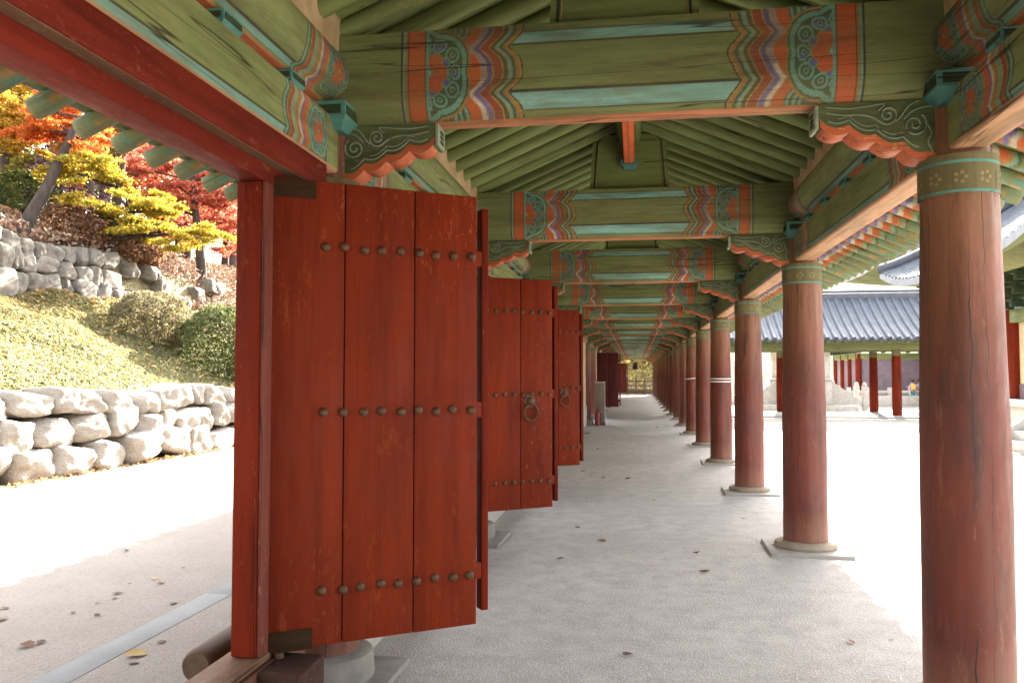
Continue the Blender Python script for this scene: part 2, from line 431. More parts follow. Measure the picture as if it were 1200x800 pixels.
class MB:
    """collects shapes that make up ONE mesh"""
    def __init__(self):
        self.v, self.f, self.mi, self.col = [], [], [], None
        self.m = 0
    def add(self, vs, fs, mi=None):
        n = len(self.v)
        self.v += [tuple(q) for q in vs]
        self.f += [tuple(i + n for i in f) for f in fs]
        self.mi += [self.m if mi is None else mi] * len(fs)
    def bm(self, bm, mi=None):
        bm.verts.index_update()
        self.add([tuple(q.co) for q in bm.verts], [[q.index for q in f.verts] for f in bm.faces], mi)
        bm.free()
    def box(self, x0, x1, y0, y1, z0, z1, bev=0.0, mi=None):
        bm = bmesh.new()
        bmesh.ops.create_cube(bm, size=1)
        for q in bm.verts:
            q.co = Vector((x0 + (q.co.x + .5) * (x1 - x0), y0 + (q.co.y + .5) * (y1 - y0), z0 + (q.co.z + .5) * (z1 - z0)))
        if bev:
            bmesh.ops.bevel(bm, geom=bm.edges[:], offset=bev, segments=2, profile=0.5, affect='EDGES')
        self.bm(bm, mi)
        return self
    def lathe(self, prof, cx=0, cy=0, n=32, mi=None, wob=0.0):
        vs, fs = [], []
        for r, z in prof:
            for i in range(n):
                a = 2 * math.pi * i / n
                q = r * (1 + wob * noise.noise((math.cos(a) * 1.6 + cx, math.sin(a) * 1.6 + cy, z * 0.8 + 3)) + wob * .5 * noise.noise((math.cos(a) * 5, math.sin(a) * 5, z * 2))) if wob else r
                vs.append((cx + q * math.cos(a), cy + q * math.sin(a), z))
        k = len(prof)
        for j in range(k - 1):
            for i in range(n):
                fs.append((j * n + i, j * n + (i + 1) % n, (j + 1) * n + (i + 1) % n, (j + 1) * n + i))
        fs.append(tuple(range(n))[::-1])
        fs.append(tuple((k - 1) * n + i for i in range(n)))
        self.add(vs, fs, mi)
        return self
    def tube(self, pts, rad, n=8, mi=None):
        pts = [Vector(p) for p in pts]
        rs = rad if hasattr(rad, '__len__') else [rad] * len(pts)
        vs, fs = [], []
        up = Vector((0.03, 0.02, 1))
        for i, p in enumerate(pts):
            d = (pts[min(i + 1, len(pts) - 1)] - pts[max(i - 1, 0)]).normalized()
            a = d.cross(up if abs(d.dot(up)) < 0.95 else Vector((1, 0, 0))).normalized()
            b = a.cross(d)
            for j in range(n):
                t = 2 * math.pi * j / n
                vs.append(p + rs[i] * (math.cos(t) * a + math.sin(t) * b))
        for i in range(len(pts) - 1):
            for j in range(n):
                fs.append((i * n + j, i * n + (j + 1) % n, (i + 1) * n + (j + 1) % n, (i + 1) * n + j))
        fs.append(tuple(range(n))[::-1])
        fs.append(tuple((len(pts) - 1) * n + j for j in range(n)))
        self.add(vs, fs, mi)
        return self
    def prism(self, poly, lo, hi, axis='y', mi=None):
        """poly: outline (a,b); extruded along axis from lo to hi"""
        def mk(a, b, t):
            return (a, t, b) if axis == 'y' else ((t, a, b) if axis == 'x' else (a, b, t))
        n = len(poly)
        vs = [mk(a, b, lo) for a, b in poly] + [mk(a, b, hi) for a, b in poly]
        fs = [tuple(range(n)), tuple(range(2 * n - 1, n - 1, -1))]
        for i in range(n):
            j = (i + 1) % n
            fs.append((i, i + n, j + n, j))
        bm = bmesh.new()
        bv = [bm.verts.new(q) for q in vs]
        for f in fs:
            bm.faces.new([bv[i] for i in f])
        bmesh.ops.recalc_face_normals(bm, faces=bm.faces[:])
        bmesh.ops.triangulate(bm, faces=[f for f in bm.faces if len(f.verts) > 4])
        self.bm(bm, mi)
        return self
    def mesh(self, name, mats, smooth=True, angle=40):
        me = bpy.data.meshes.new(name)
        me.from_pydata(self.v, [], self.f)
        for mm in (mats if isinstance(mats, (list, tuple)) else [mats]):
            me.materials.append(mm)
        me.polygons.foreach_set('material_index', self.mi)
        if smooth:
            me.polygons.foreach_set('use_smooth', [True] * len(me.polygons))
            me.set_sharp_from_angle(angle=R(angle))
        me.update()
        return me
    def obj(self, name, mats, parent=None, loc=(0, 0, 0), rot=(0, 0, 0), smooth=True, angle=40):
        o = bpy.data.objects.new(name, self.mesh(name, mats, smooth, angle))
        o.location = loc
        o.rotation_euler = rot
        return link(o, parent)

def grid_mesh(name, V, nrow, ncol, mats, col=None, closed=False, caps=False, smooth=True, angle=35):
    """V: (nrow*ncol,3) rows along length, columns round the profile"""
    idx = np.arange(nrow * ncol).reshape(nrow, ncol)
    cc = ncol if closed else ncol - 1
    a = idx[:-1, :cc]
    nx = np.roll(idx, -1, axis=1)
    F = np.stack([a, nx[:-1, :cc], nx[1:, :cc], idx[1:, :cc]], -1).reshape(-1, 4)
    faces = F.tolist()
    if caps:
        faces.append(idx[0][::-1].tolist())
        faces.append(idx[-1].tolist())
    me = bpy.data.meshes.new(name)
    me.from_pydata(V.tolist(), [], faces)
    for mm in (mats if isinstance(mats, (list, tuple)) else [mats]):
        me.materials.append(mm)
    if col is not None:
        at = me.color_attributes.new('Col', 'FLOAT_COLOR', 'POINT')
        c4 = np.ones((nrow * ncol, 4), np.float32)
        c4[:, :3] = col
        at.data.foreach_set('color', c4.ravel())
    bm = bmesh.new()
    bm.from_mesh(me)
    bmesh.ops.recalc_face_normals(bm, faces=bm.faces[:])
    bm.to_mesh(me)
    bm.free()
    if smooth:
        me.polygons.foreach_set('use_smooth', [True] * len(me.polygons))
        me.set_sharp_from_angle(angle=R(angle))
    me.update()
    return me

# ------------------------------------------------------------------ dancheong patterns (paint that belongs to the timber)
OLIVE = np.array((0.190, 0.240, 0.088))
DKG = np.array((0.050, 0.092, 0.046))
TEAL = np.array((0.14, 0.36, 0.29))
TEALB = np.array((0.23, 0.50, 0.45))
ORG = np.array((0.54, 0.090, 0.022))
RED = np.array((0.30, 0.045, 0.022))
BLUE = np.array((0.095, 0.085, 0.25))
WHITE = np.array((0.55, 0.50, 0.42))
OCH = np.array((0.34, 0.19, 0.055))
BLK = np.array((0.022, 0.022, 0.014))
PINK = np.array((0.50, 0.25, 0.14))

def put(col, mask, c):
    col[mask] = c

def medallion(col, ds, dv, Rm, mask=None, lobes=5):
    """lobed lotus medallion centred where ds = dv = 0"""
    r = np.hypot(ds, dv)
    an = np.arctan2(dv, ds)
    rn = r / (Rm * (0.90 + 0.13 * np.abs(np.cos(an * lobes / 2))))
    ins = rn < 1.0
    if mask is not None:
        ins &= mask
    put(col, ins, OCH)
    put(col, ins & (rn < 0.95), DKG)
    put(col, ins & (rn < 0.91), TEAL)
    put(col, ins & (rn < 0.81), DKG)
    nb = 11
    t = (an / (2 * np.pi) * nb) % 1.0 - 0.5
    k = np.floor(an / (2 * np.pi) * nb).astype(int)
    d = np.hypot(t * 2 * np.pi / nb * 0.62, rn - 0.62)
    put(col, ins & (d < 0.16), TEAL)
    put(col, ins & (d < 0.115), DKG)
    put(col, ins & (d < 0.115) & (k % 3 == 0), BLUE)
    put(col, ins & (d < 0.06), TEAL)
    put(col, ins & (d < 0.035), DKG)
    t2 = (an / (2 * np.pi) * 7 + 0.5) % 1.0 - 0.5
    d2 = np.hypot(t2 * 2 * np.pi / 7 * 0.42, rn - 0.43)
    put(col, ins & (d2 < 0.11), TEAL * 0.9)
    put(col, ins & (d2 < 0.07), BLUE * 1.2)
    pet = 0.44 * (0.70 + 0.30 * np.abs(np.cos(an * 3.0)))
    put(col, ins & (rn < pet + 0.035), OCH)
    put(col, ins & (rn < pet), ORG)
    put(col, ins & (rn < pet) & (np.abs(np.cos(an * 3.0)) < 0.12), RED)
    put(col, ins & (rn < pet * 0.55) & (np.abs(np.cos(an * 9.0)) < 0.3), RED)
    put(col, ins & (rn < pet * 0.92) & (rn > pet * 0.6) & (np.abs(np.cos(an * 12.0)) < 0.22), RED * 1.2)
    put(col, ins & (rn < 0.11), OCH)
    put(col, ins & (rn < 0.06), TEALB)

def chevrons(col, q, bands, line=0.0035, mask=None):
    for hi, lo, c in bands:
        mk = (q <= hi) & (q > lo)
        if mask is not None:
            mk &= mask
        put(col, mk, c)
        ln = np.abs(q - lo) < line
        if mask is not None:
            ln &= mask
        if hi - lo > 0.021: put(col, ln, OCH * 1.4)

def beam_paint(x, v, H, seed=0):
    """x: distance from the middle of the cross beam, v: height on its face"""
    s = np.abs(x)
    col = np.tile(OLIVE, (len(s), 1)) * 1.0
    wv = np.abs(np.cos(2 * np.pi * np.clip(v / H, 0, 1)))
    sg = np.sign(x)
    wob = 0.005 * np.sin(v * (52 + 7 * seed) + seed + sg) + 0.005 * np.sin(v * 23 + 2 + 2.1 * seed - sg)
    q = s + 0.062 * wv + wob
    # field strips
    fld = (q < 0.55)
    put(col, fld & (v > 0.028) & (v < 0.12), BLK)
    put(col, fld & (v > 0.034) & (v < 0.108), TEALB)
    put(col, fld & (v > H - 0.105) & (v < H - 0.035), BLK)
    put(col, fld & (v > H - 0.095) & (v < H - 0.042), TEALB)
    # chevrons
    chevrons(col, q, [(0.565, 0.553, BLK), (0.590, 0.565, OCH), (0.607, 0.590, DKG), (0.626, 0.607, TEAL),
                      (0.655, 0.626, DKG), (0.705, 0.655, RED), (0.737, 0.705, BLUE), (0.765, 0.737, WHITE * np.array((0.55, 0.5, 0.75))), (0.826, 0.765, ORG)])
    low = v < 0.40 * H
    put(col, low & (q > 0.708) & (q < 0.734), BLUE * 1.6)
    put(col, low & (q > 0.740) & (q < 0.762), WHITE * 1.1)
    # corner fills and medallion
    back = (q > 0.826) & (s < 0.985)
    put(col, back, DKG)
    for a in (0.84, 0.872, 0.90):
        put(col, back & (np.abs(q - a) < 0.007), TEAL)
    medallion(col, s - 0.972, (v - H * (0.5 + 0.012 * seed * sg)) * 0.90, 0.228, s < 0.972)
    put(col, (s > 0.972) & (s < 0.985), TEAL)
    put(col, (s >= 0.985) & (s < 0.993), BLK)
    put(col, (s >= 0.993) & (s < 1.075), ORG)
    put(col, (s >= 1.075) & (s < 1.082), BLK)
    put(col, (s >= 1.082) & (s < 1.095), OCH)
    put(col, (s >= 1.095) & (s < 1.108), TEAL)
    put(col, (s >= 1.108) & (s < 1.116), BLK)
    return col

def tie_paint(s, v, H, orange_bottom=0.0, round_top=False):
    """s: distance from the nearer end, v: height up the face"""
    col = np.tile(OLIVE * 1.15, (len(s), 1))
    wv = np.abs(np.cos(2 * np.pi * np.clip(v / H, 0, 1) * 0.75 + 0.5))
    q = s - 0.045 * wv
    fld = q > 0.62
    put(col, fld & (v > 0.012) & (v < 0.062), BLK)
    put(col, fld & (v > 0.016) & (v < 0.052), TEALB * 0.85)
    back = (s > 0.13) & (q < 0.36)
    put(col, back, DKG)
    put(col, (np.abs(s - 0.14) < 0.007), TEAL)
    put(col, back & (np.abs(q - 0.345) < 0.007), TEAL)
    put(col, back & (np.abs(q - 0.32) < 0.005), OCH)
    medallion(col, s - 0.255, v - H * 0.52, 0.155 if H > 0.33 else 0.13, None, 6)
    bands = [(0.405, 0.36, ORG), (0.425, 0.405, BLUE * 1.4), (0.45, 0.425, WHITE), (0.49, 0.45, OCH), (0.525, 0.49, TEAL),
             (0.565, 0.525, RED), (0.59, 0.565, DKG), (0.61, 0.59, TEAL), (0.62, 0.61, BLK)]
    chevrons(col, q, bands, 0.003)
    return col

def dense_axis(L, zone, fine):
    n = int(zone / fine)
    a = np.linspace(0, zone, n)
    mid = np.linspace(zone, L - zone, 14)[1:-1]
    return np.concatenate([a, mid, L - a[::-1]])

# ------------------------------------------------------------------ layout of the corridor
Y1 = 4.08           # first column line in view
BAY = 3.665
NB = 17
XR, XL = 1.50, -1.58
XC = -0.05          # middle of the cross beams
LINES = [Y1 + BAY * k for k in range(NB + 1)]     # column lines from the first in view
LINES = [Y1 - BAY] + LINES
YEND = LINES[-1]
SL = 0.43          # roof pitch
ZR = 3.97           # rafter centre line at the ridge
CY0 = -20.5          # roof starts behind the camera
CY1 = YEND + 2.6

corr = empty('covered_corridor', (0, 0, 0))
tag(corr, 'long open temple corridor of red columns under painted green beams, red doors alongside', 'corridor')

# --- columns
def column_profile(r_low, r_top):
    p = []
    for z in (0.09, 0.11, 0.25, 0.4, 0.6, 0.8, 1.0, 1.2, 1.4, 1.6, 1.8, 2.0, 2.38):
        t = z / 2.56
        p.append((r_low + (r_top - r_low) * min(1, max(0, (t - 0.3) / 0.62)) ** 1.2, z))
    return p

def build_column(x, y, r_low, r_top, tall=0.092):
    b = MB()
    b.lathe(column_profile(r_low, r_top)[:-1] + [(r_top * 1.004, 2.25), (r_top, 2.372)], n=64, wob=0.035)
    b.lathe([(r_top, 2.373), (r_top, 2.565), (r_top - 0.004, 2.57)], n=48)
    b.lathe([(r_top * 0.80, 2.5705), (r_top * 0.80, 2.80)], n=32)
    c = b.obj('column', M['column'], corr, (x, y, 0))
    p = MB()
    n = 40
    rb = r_top + 0.004
    rows = [(2.386, 0), (2.399, 0), (2.3995, 1), (2.520, 1), (2.5205, 0), (2.534, 0), (2.5345, 1), (2.566, 1)]
    for i in range(0, len(rows), 2):
        z0, m_ = rows[i]
        z1, _ = rows[i + 1]
        vs = [(rb * math.cos(2 * math.pi * j / n), rb * math.sin(2 * math.pi * j / n), z) for z in (z0, z1) for j in range(n)]
        fs = [(j, (j + 1) % n, n + (j + 1) % n, n + j) for j in range(n)]
        p.add(vs, fs, m_)
    # small painted blossoms on the band
    for j in range(10):
        a0 = 2 * math.pi * (j + 0.5) / 10
        for k in range(5):
            t = 2 * math.pi * k / 5
            a = a0 + 0.022 / rb * math.cos(t)
            zc = 2.454 + 0.022 * math.sin(t)
            vs = []
            for q in range(6):
                u_ = 2 * math.pi * q / 6
                aa = a + 0.010 / rb * math.cos(u_)
                vs.append(((rb + .002) * math.cos(aa), (rb + .002) * math.sin(aa), zc + 0.010 * math.sin(u_)))
            p.add(vs, [tuple(range(6))], 2)
    p.obj('painted_band', [M['teal'], M['band_tan'], M['blossom']], c)
    q = MB()
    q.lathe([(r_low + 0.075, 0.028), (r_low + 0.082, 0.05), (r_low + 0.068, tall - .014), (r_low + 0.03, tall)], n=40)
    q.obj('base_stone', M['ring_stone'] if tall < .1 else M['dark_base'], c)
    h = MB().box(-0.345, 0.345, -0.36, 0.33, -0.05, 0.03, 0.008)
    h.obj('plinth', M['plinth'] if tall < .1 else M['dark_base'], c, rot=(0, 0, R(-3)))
    return c

M['band_tan'] = wood_paint('band_ochre_paint', (0.165, 0.15, 0.070), (0.12, 0.105, 0.05), (0.25, 0.18, 0.10), 'Z', 0.4, 0.7)
M['blossom'] = simple('blossom_paint', [(0.3, (0.19, 0.15, 0.07)), (0.7, (0.24, 0.18, 0.09))], 9, 0.8, 0.1, 0.001)

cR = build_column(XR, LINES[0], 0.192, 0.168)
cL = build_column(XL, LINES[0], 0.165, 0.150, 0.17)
kR, kL = children(cR), children(cL)
BACK = [LINES[0] - BAY * k for k in range(5, 0, -1)]     # the corridor goes on behind the viewpoint
for y in BACK + LINES[1:]:
    copy_part(cR, corr, kR, (XR, y, 0), (0, 0, random.uniform(-.35, .35)))
    copy_part(cL, corr, kL, (XL, y, 0), (0, 0, random.uniform(-.35, .35)))
for o in C.objects:                 # the plinths stay square to the corridor
    if o.name.startswith('plinth') and o.parent:
        o.rotation_euler.z = R(-1.5) - o.parent.rotation_euler.z

# --- cross beams (profile y-z, length along x)
def build_beam(seed):
    H, T = 0.45, 0.115
    # profile walked round: front face up, top, back face down, rounded lower corners and underside
    fine = np.linspace(0.0, H, 92)
    bulge = 0.012 * np.sin(np.pi * fine / H) - 0.06 * np.clip(1 - fine / 0.13, 0, 1) ** 2
    prof, vv, kind = [], [], []
    for z, b_ in zip(fine, bulge):
        prof.append((-T - b_, z)); vv.append(z); kind.append(0)
    for z, b_ in zip(fine[::-1], bulge[::-1]):
        prof.append((T + b_, z)); vv.append(z); kind.append(0)
    n1 = 8
    under = []
    for i in range(1, n1):
        t = i / n1
        under.append((T - 0.06 - 0.030 * (1 - math.cos(t * math.pi / 2)), -0.015 * math.sin(t * math.pi / 2)))
    for i in range(1, n1):
        t = 1 - i / n1
        under.append((-T + 0.06 + 0.030 * (1 - math.cos(t * math.pi / 2)), -0.015 * math.sin(t * math.pi / 2)))
    for a in under:
        prof.append(a); vv.append(-1); kind.append(1)
    prof = np.array(prof); vv = np.array(vv); kind = np.array(kind)
    L = 3.06
    zone_out = np.linspace(0, 0.36, 5)
    zone = np.arange(0.37, 1.09, 0.0052)
    mid = np.linspace(1.10, L / 2, 6)
    half = np.concatenate([zone_out, zone, mid])
    xs = np.concatenate([half, L - half[::-1][1:]]) - L / 2
    X = np.repeat(xs, len(prof))
    P = np.tile(prof, (len(xs), 1))
    V = np.stack([X, P[:, 0], P[:, 1]], 1)
    Vv = np.tile(vv, len(xs))
    K = np.tile(kind, len(xs))
    col = beam_paint(X, Vv, H, seed)
    col *= np.random.default_rng(seed).uniform(0.86, 1.14, (len(col), 1))
    put(col, (K == 1), np.array((0.56, 0.19, 0.09)))
    put(col, (K == 1) & (np.abs(X) > 1.12), OLIVE)
    # top sheet is plain
    me = grid_mesh('cross_beam', V, len(xs), len(prof), M['dan_x'], col, closed=True, caps=True, angle=50)
    return me
beam_mes = [build_beam(k) for k in range(3)]
beam_me = beam_mes[0]

def build_bracket():
    """carved bracket below the beam end: x runs from the column towards the middle"""
    top = 0.0
    outl = [(0.0, top), (0.52, top), (0.545, -0.02), (0.525, -0.115)]
    pts = []
    lob = [((0.525, -0.115), (0.40, -0.135)), ((0.40, -0.135), (0.28, -0.185)), ((0.28, -0.185), (0.16, -0.225)), ((0.16, -0.225), (0.05, -0.275))]
    for (a, b) in lob:
        for i in range(1, 9):
            t = i / 8
            x = a[0] + (b[0] - a[0]) * t
            z = a[1] + (b[1] - a[1]) * t - 0.022 * math.sin(math.pi * t)
            pts.append((x, z))
    outl += pts + [(0.0, -0.29)]
    return outl, pts
b_outline, b_lower = build_bracket()

def spiral(cx, cz, r0, turns, a0, n=26, sgn=1):
    o = []
    for i in range(n + 1):
        t = i / n
        a = a0 + sgn * turns * 2 * math.pi * t
        r = r0 * (1 - 0.85 * t)
        o.append((cx + r * math.cos(a), cz + r * math.sin(a)))
    return o

def smooth(p, k=6):
    o = []
    for i in range(len(p) - 1):
        p0, p1, p2, p3 = p[max(i - 1, 0)], p[i], p[i + 1], p[min(i + 2, len(p) - 1)]
        for j in range(k):
            t = j / k
            o.append(tuple(.5 * (2 * p1[q] + (p2[q] - p0[q]) * t + (2 * p0[q] - 5 * p1[q] + 4 * p2[q] - p3[q]) * t * t + (3 * p1[q] - p0[q] - 3 * p2[q] + p3[q]) * t ** 3) for q in (0, 1)))
    return o + [p[-1]]

def bracket_at(x, y, z, sgn):
    T = 0.065
    b = MB().prism([(sgn * a, c) for a, c in b_outline], -T, T)
    o = b.obj('bracket', M['bracket'], corr, (x, y, z))
    e = MB()
    # orange painted lower edge, slightly proud
    pr = [(0.53, -0.10)] + b_lower + [(0.0, -0.29)]
    for i in range(len(pr) - 1):
        (a0, c0), (a1, c1) = pr[i], pr[i + 1]
        vs = []
        for (a, c) in ((a0, c0), (a1, c1)):
            vs += [(sgn * a, -T - .004, c + 0.030), (sgn * a, -T - .004, c - 0.006), (sgn * a, T + .004, c - 0.006), (sgn * a, T + .004, c + 0.030)]
        e.add(vs, [(0, 1, 5, 4), (1, 2, 6, 5), (2, 3, 7, 6)] if sgn > 0 else [(4, 5, 1, 0), (5, 6, 2, 1), (6, 7, 3, 2)])
    e.obj('painted_edge', M['orange'], o)
    s = MB()
    for f in (-T - 0.004, T + 0.004):
        for curve, rd in ((spiral(0.108, -0.118, 0.056, 1.7, 2.2, 40), .0055), (spiral(0.226, -0.066, 0.048, 1.7, -0.6, 36, -1), .0055),
                          (smooth([(0.258, -0.100), (0.30, -0.072), (0.36, -0.060), (0.42, -0.060), (0.50, -0.045)]), .005),
                          (smooth([(0.266, -0.044), (0.24, -0.014), (0.32, -0.022), (0.40, -0.028), (0.50, -0.018)]), .0035),
                          (smooth([(0.190, -0.100), (0.165, -0.072), (0.135, -0.030), (0.09, -0.006)]), .005),
                          (smooth([(0.155, -0.090), (0.115, -0.052), (0.06, -0.036), (0.004, -0.034)]), .005),
                          (smooth([(0.052, -0.118), (0.035, -0.16), (0.05, -0.20), (0.03, -0.25)]), .005),
                          (smooth([(a, c + 0.052) for a, c in b_lower[1:-3]]), .0045), (smooth([(a, c + 0.072) for a, c in b_lower[4:-10]]), .003)):
            s.tube([(sgn * a, f, c) for a, c in curve], rd * .82, 5)
    s.obj('scroll_carving', M['pale_line'], o)
    t = MB().box(min(sgn * 0.535, sgn * 0.552), max(sgn * 0.535, sgn * 0.552), -T - .006, T + .006, -0.118, -0.008, 0.003, 0)
    for zc in (-0.04, -0.065, -0.09):
        t.box(min(sgn * 0.552, sgn * 0.556), max(sgn * 0.552, sgn * 0.556), -0.03, 0.03, zc - 0.008, zc + 0.008, 0, 1)
    t.obj('end_plate', [M['pale_line'], M['darkgreen']], o)
    return o
M['bracket'] = wood_paint('bracket_green_paint', (0.105, 0.135, 0.055), (0.07, 0.09, 0.04), (0.22, 0.17, 0.09), 'X', 0.35, 0.7)

def bearing(sx, sy, h, parent, loc, name='capital_block'):
    """bearing block: dark green with teal edging, tapered foot"""
    b = MB()
    hx, hy = sx / 2, sy / 2
    bm = bmesh.new()
    t = 0.72
    lv = [bm.verts.new((a * hx * t, c * hy * t, 0)) for a, c in ((-1, -1), (1, -1), (1, 1), (-1, 1))]
    mv = [bm.verts.new((a * hx, c * hy, h * 0.38)) for a, c in ((-1, -1), (1, -1), (1, 1), (-1, 1))]
    uv = [bm.verts.new((a * hx, c * hy, h)) for a, c in ((-1, -1), (1, -1), (1, 1), (-1, 1))]
    for lo, hi in ((lv, mv), (mv, uv)):
        for i in range(4):
            bm.faces.new((lo[i], lo[(i + 1) % 4], hi[(i + 1) % 4], hi[i]))
    bm.faces.new(lv[::-1]); bm.faces.new(uv)
    b.bm(bm, 0)
    e = min(sx, sy, h) * 0.16
    # proud dark panels leave a teal rim
    for sgn in (-1, 1):
        b.box(min(sgn * hx, sgn * (hx + .003)), max(sgn * hx, sgn * (hx + .003)), -hy + e, hy - e, h * 0.38 + e * .6, h - e, 0, 1)
        b.box(-hx + e, hx - e, min(sgn * hy, sgn * (hy + .003)), max(sgn * hy, sgn * (hy + .003)), h * 0.38 + e * .6, h - e, 0, 1)
    return b.obj(name, [M['teal'], M['darkgreen']], parent, loc, smooth=False)

proto = None
beam0 = link(bpy.data.objects.new('cross_beam', beam_me), corr)
beam0.location = (XC, LINES[0], 2.852)
br_r = bracket_at(XR - 0.10, LINES[0], 2.846, -1)
br_l = bracket_at(XL + 0.045, LINES[0], 2.846, 1)
cap_r = bearing(0.33, 0.50, 0.125, corr, (XR, LINES[0], 2.798))
cap_l = bearing(0.33, 0.50, 0.125, corr, (XL, LINES[0], 2.798))
# king panel above each beam carries the ridge
def king_panel():
    b = MB()
    out = [(-0.37, 0), (0.37, 0), (0.335, 0.46), (0.25, 0.555), (-0.25, 0.555), (-0.335, 0.46)]
    b.prism(out, -0.055, 0.055, mi=0)
    # painted border line
    inn = [(-0.315, 0.01), (-0.285, 0.44), (-0.22, 0.51), (0.22, 0.51), (0.285, 0.44), (0.315, 0.01)]
    for f in (-0.058, 0.058):
        b.tube([(a, f, c) for a, c in inn], 0.006, 4, 1)
        b.tube([(a * 1.045, f, c * 1.012 + 0.004) for a, c in inn], 0.006, 4, 2)
    return b
kp = king_panel().obj('king_panel', [M['king'] if 'king' in M else M['olive'], M['blossom'], M['darkgreen']], corr, (XC, LINES[0], 3.306))
for y in BACK + LINES[1:]:
    copy_part(beam0, corr, [], (XC, y, 2.852)).data = random.choice(beam_mes)
    copy_part(br_r, corr, children(br_r)[:3] if False else [c for c in C.objects if c.parent is br_r], (XR - 0.10, y, 2.846))
    copy_part(br_l, corr, [c for c in C.objects if c.parent is br_l], (XL + 0.045, y, 2.846))
    copy_part(cap_r, corr, [], (XR, y, 2.798))
    copy_part(cap_l, corr, [], (XL, y, 2.798))
    copy_part(kp, corr, [], (XC, y, 3.306))

# --- longitudinal tie beams and purlins (profile x-z, length along y)
def build_long(name, prof, vv, kind, H, paint_kw, L, sgn, bottom_col, zone=0.72):
    ys = dense_axis(L, zone, 0.0056)
    P = np.tile(prof, (len(ys), 1))
    Y = np.repeat(ys, len(prof))
    V = np.stack([sgn * P[:, 0], Y, P[:, 1]], 1)
    Vv = np.tile(vv, len(ys))
    K = np.tile(kind, len(ys))
    s = np.minimum(Y, L - Y)
    col = tie_paint(s, Vv, H, **paint_kw)
    put(col, K == 1, bottom_col)
    put(col, K == 2, OLIVE * 1.1)
    return grid_mesh(name, V, len(ys), len(prof), M['dan_y'], col, closed=True, caps=True, angle=45)

TB_L = BAY - 0.26
def tie_profile():
    H, T = 0.265, 0.085
    prof, vv, kind = [], [], []
    c = 0.022
    for z in np.linspace(c, H, 48):
        prof.append((-T, z)); vv.append(z); kind.append(0)
    for z in np.linspace(H, c, 48):
        prof.append((T, z)); vv.append(z); kind.append(0)
    for i in range(1, 5):
        t = i / 5 * math.pi / 2
        prof.append((T - c * (1 - math.cos(t)), c - c * math.sin(t))); vv.append(0); kind.append(1)
    prof.append((T - c, 0)); vv.append(0); kind.append(1)
    prof.append((-T + c, 0)); vv.append(0); kind.append(1)
    for i in range(4, 0, -1):
        t = i / 5 * math.pi / 2
        prof.append((-T + c * (1 - math.cos(t)), c - c * math.sin(t))); vv.append(0); kind.append(1)
    return np.array(prof), np.array(vv), np.array(kind), H
pf, pv, pk, pH = tie_profile()
tie_me = build_long('tie_beam', pf, pv, pk, pH, {}, TB_L, 1, PINK * 1.05)

def purlin_profile():
    # narrow board below, round purlin above; one keyhole section
    T, hb = 0.055, 0.10
    Rr, zc = 0.142, 0.172
    a0 = math.asin(T / Rr)
    zj = zc - Rr * math.cos(a0)
    prof, vv, kind = [], [], []
    arc = 0
    zs = np.linspace(0.012, zj, 12)
    seq = [(-T, z) for z in zs]
    angs = np.linspace(-math.pi / 2 - a0 * 1.0, -math.pi * 1.5, 60)
    # left side of circle from the junction up over the top
    th = np.linspace(math.pi * 1.5 - a0, math.pi * 0.5, 60)
    seq += [(Rr * math.cos(t), zc + Rr * math.sin(t)) for t in th]
    left = seq
    L_ = 0
    prev = left[0]
    for p in left:
        L_ += math.hypot(p[0] - prev[0], p[1] - prev[1]); prev = p
        prof.append(p); vv.append(L_ + 0.012); kind.append(0)
    tot = L_
    n = len(prof)
    for i in range(n - 2, -1, -1):
        prof.append((-prof[i][0], prof[i][1])); vv.append(vv[i]); kind.append(0)
    prof.append((T - 0.012, 0)); vv.append(0); kind.append(1)
    prof.append((0, 0)); vv.append(0); kind.append(1)
    prof.append((-T + 0.012, 0)); vv.append(0); kind.append(1)
    return np.array(prof), np.array(vv), np.array(kind), 0.34
qf, qv, qk, qH = purlin_profile()
PU_L = BAY - 0.002
purl_me = build_long('eave_purlin', qf, qv, qk, qH, {}, PU_L, 1, ORG)

ys_bays = BACK + LINES[:-1]
for y in ys_bays:
    for X in (XR, XL):
        t = link(bpy.data.objects.new('tie_beam', tie_me), corr)
        t.location = (X, y + 0.13, 2.588)
        p = link(bpy.data.objects.new('eave_purlin', purl_me), corr)
        p.location = (X, y + 0.001, 2.922)
        if -4 < y < 25:
            for k in range(1, 6):
                yy = BAY * k / 6
                if 'blk' not in globals():
                    blk = bearing(0.16, 0.15, 0.066, p, (0, yy, -0.068), 'bearing_block')
                else:
                    copy_part(blk, p, [], (0, yy, -0.068))

# gap boards behind the bearing blocks on the tie beams stay open: nothing is built there

# --- ridge
rp = MB()
rp.tube([(XC, CY0, 3.83), (XC, CY1, 3.83)], 0.115, 20)
rp.obj('ridge_purlin', M['olive_y'], corr)
for y in ys_bays:
    b = MB().box(XC - 0.048, XC + 0.048, y + 0.06, y + BAY - 0.06, 3.53, 3.775, 0.008, 0)
    b.box(XC - 0.040, XC + 0.040, y + 0.07, y + BAY - 0.07, 3.5265, 3.53, 0, 1)
    b.box(XC - 0.005, XC + 0.005, y + 0.07, y + BAY - 0.07, 3.5245, 3.5265, 0, 2)
    o = b.obj('ridge_board', [M['orange_y'], M['orange_y'], M['band_tan']], corr)
    if -4 < y < 30:
        for yy in (y + 0.11, y + BAY - 0.11):
            q = MB()
            sec = [(-0.075, 3.565), (-0.05, 3.565), (-0.05, 3.52), (0.05, 3.52), (0.05, 3.565), (0.075, 3.565), (0.075, 3.515), (0.05, 3.485), (-0.05, 3.485), (-0.075, 3.515)]
            q.prism([(XC + a, c) for a, c in sec], yy - 0.055, yy + 0.055)
            q.obj('ridge_block', M['teal'], o)

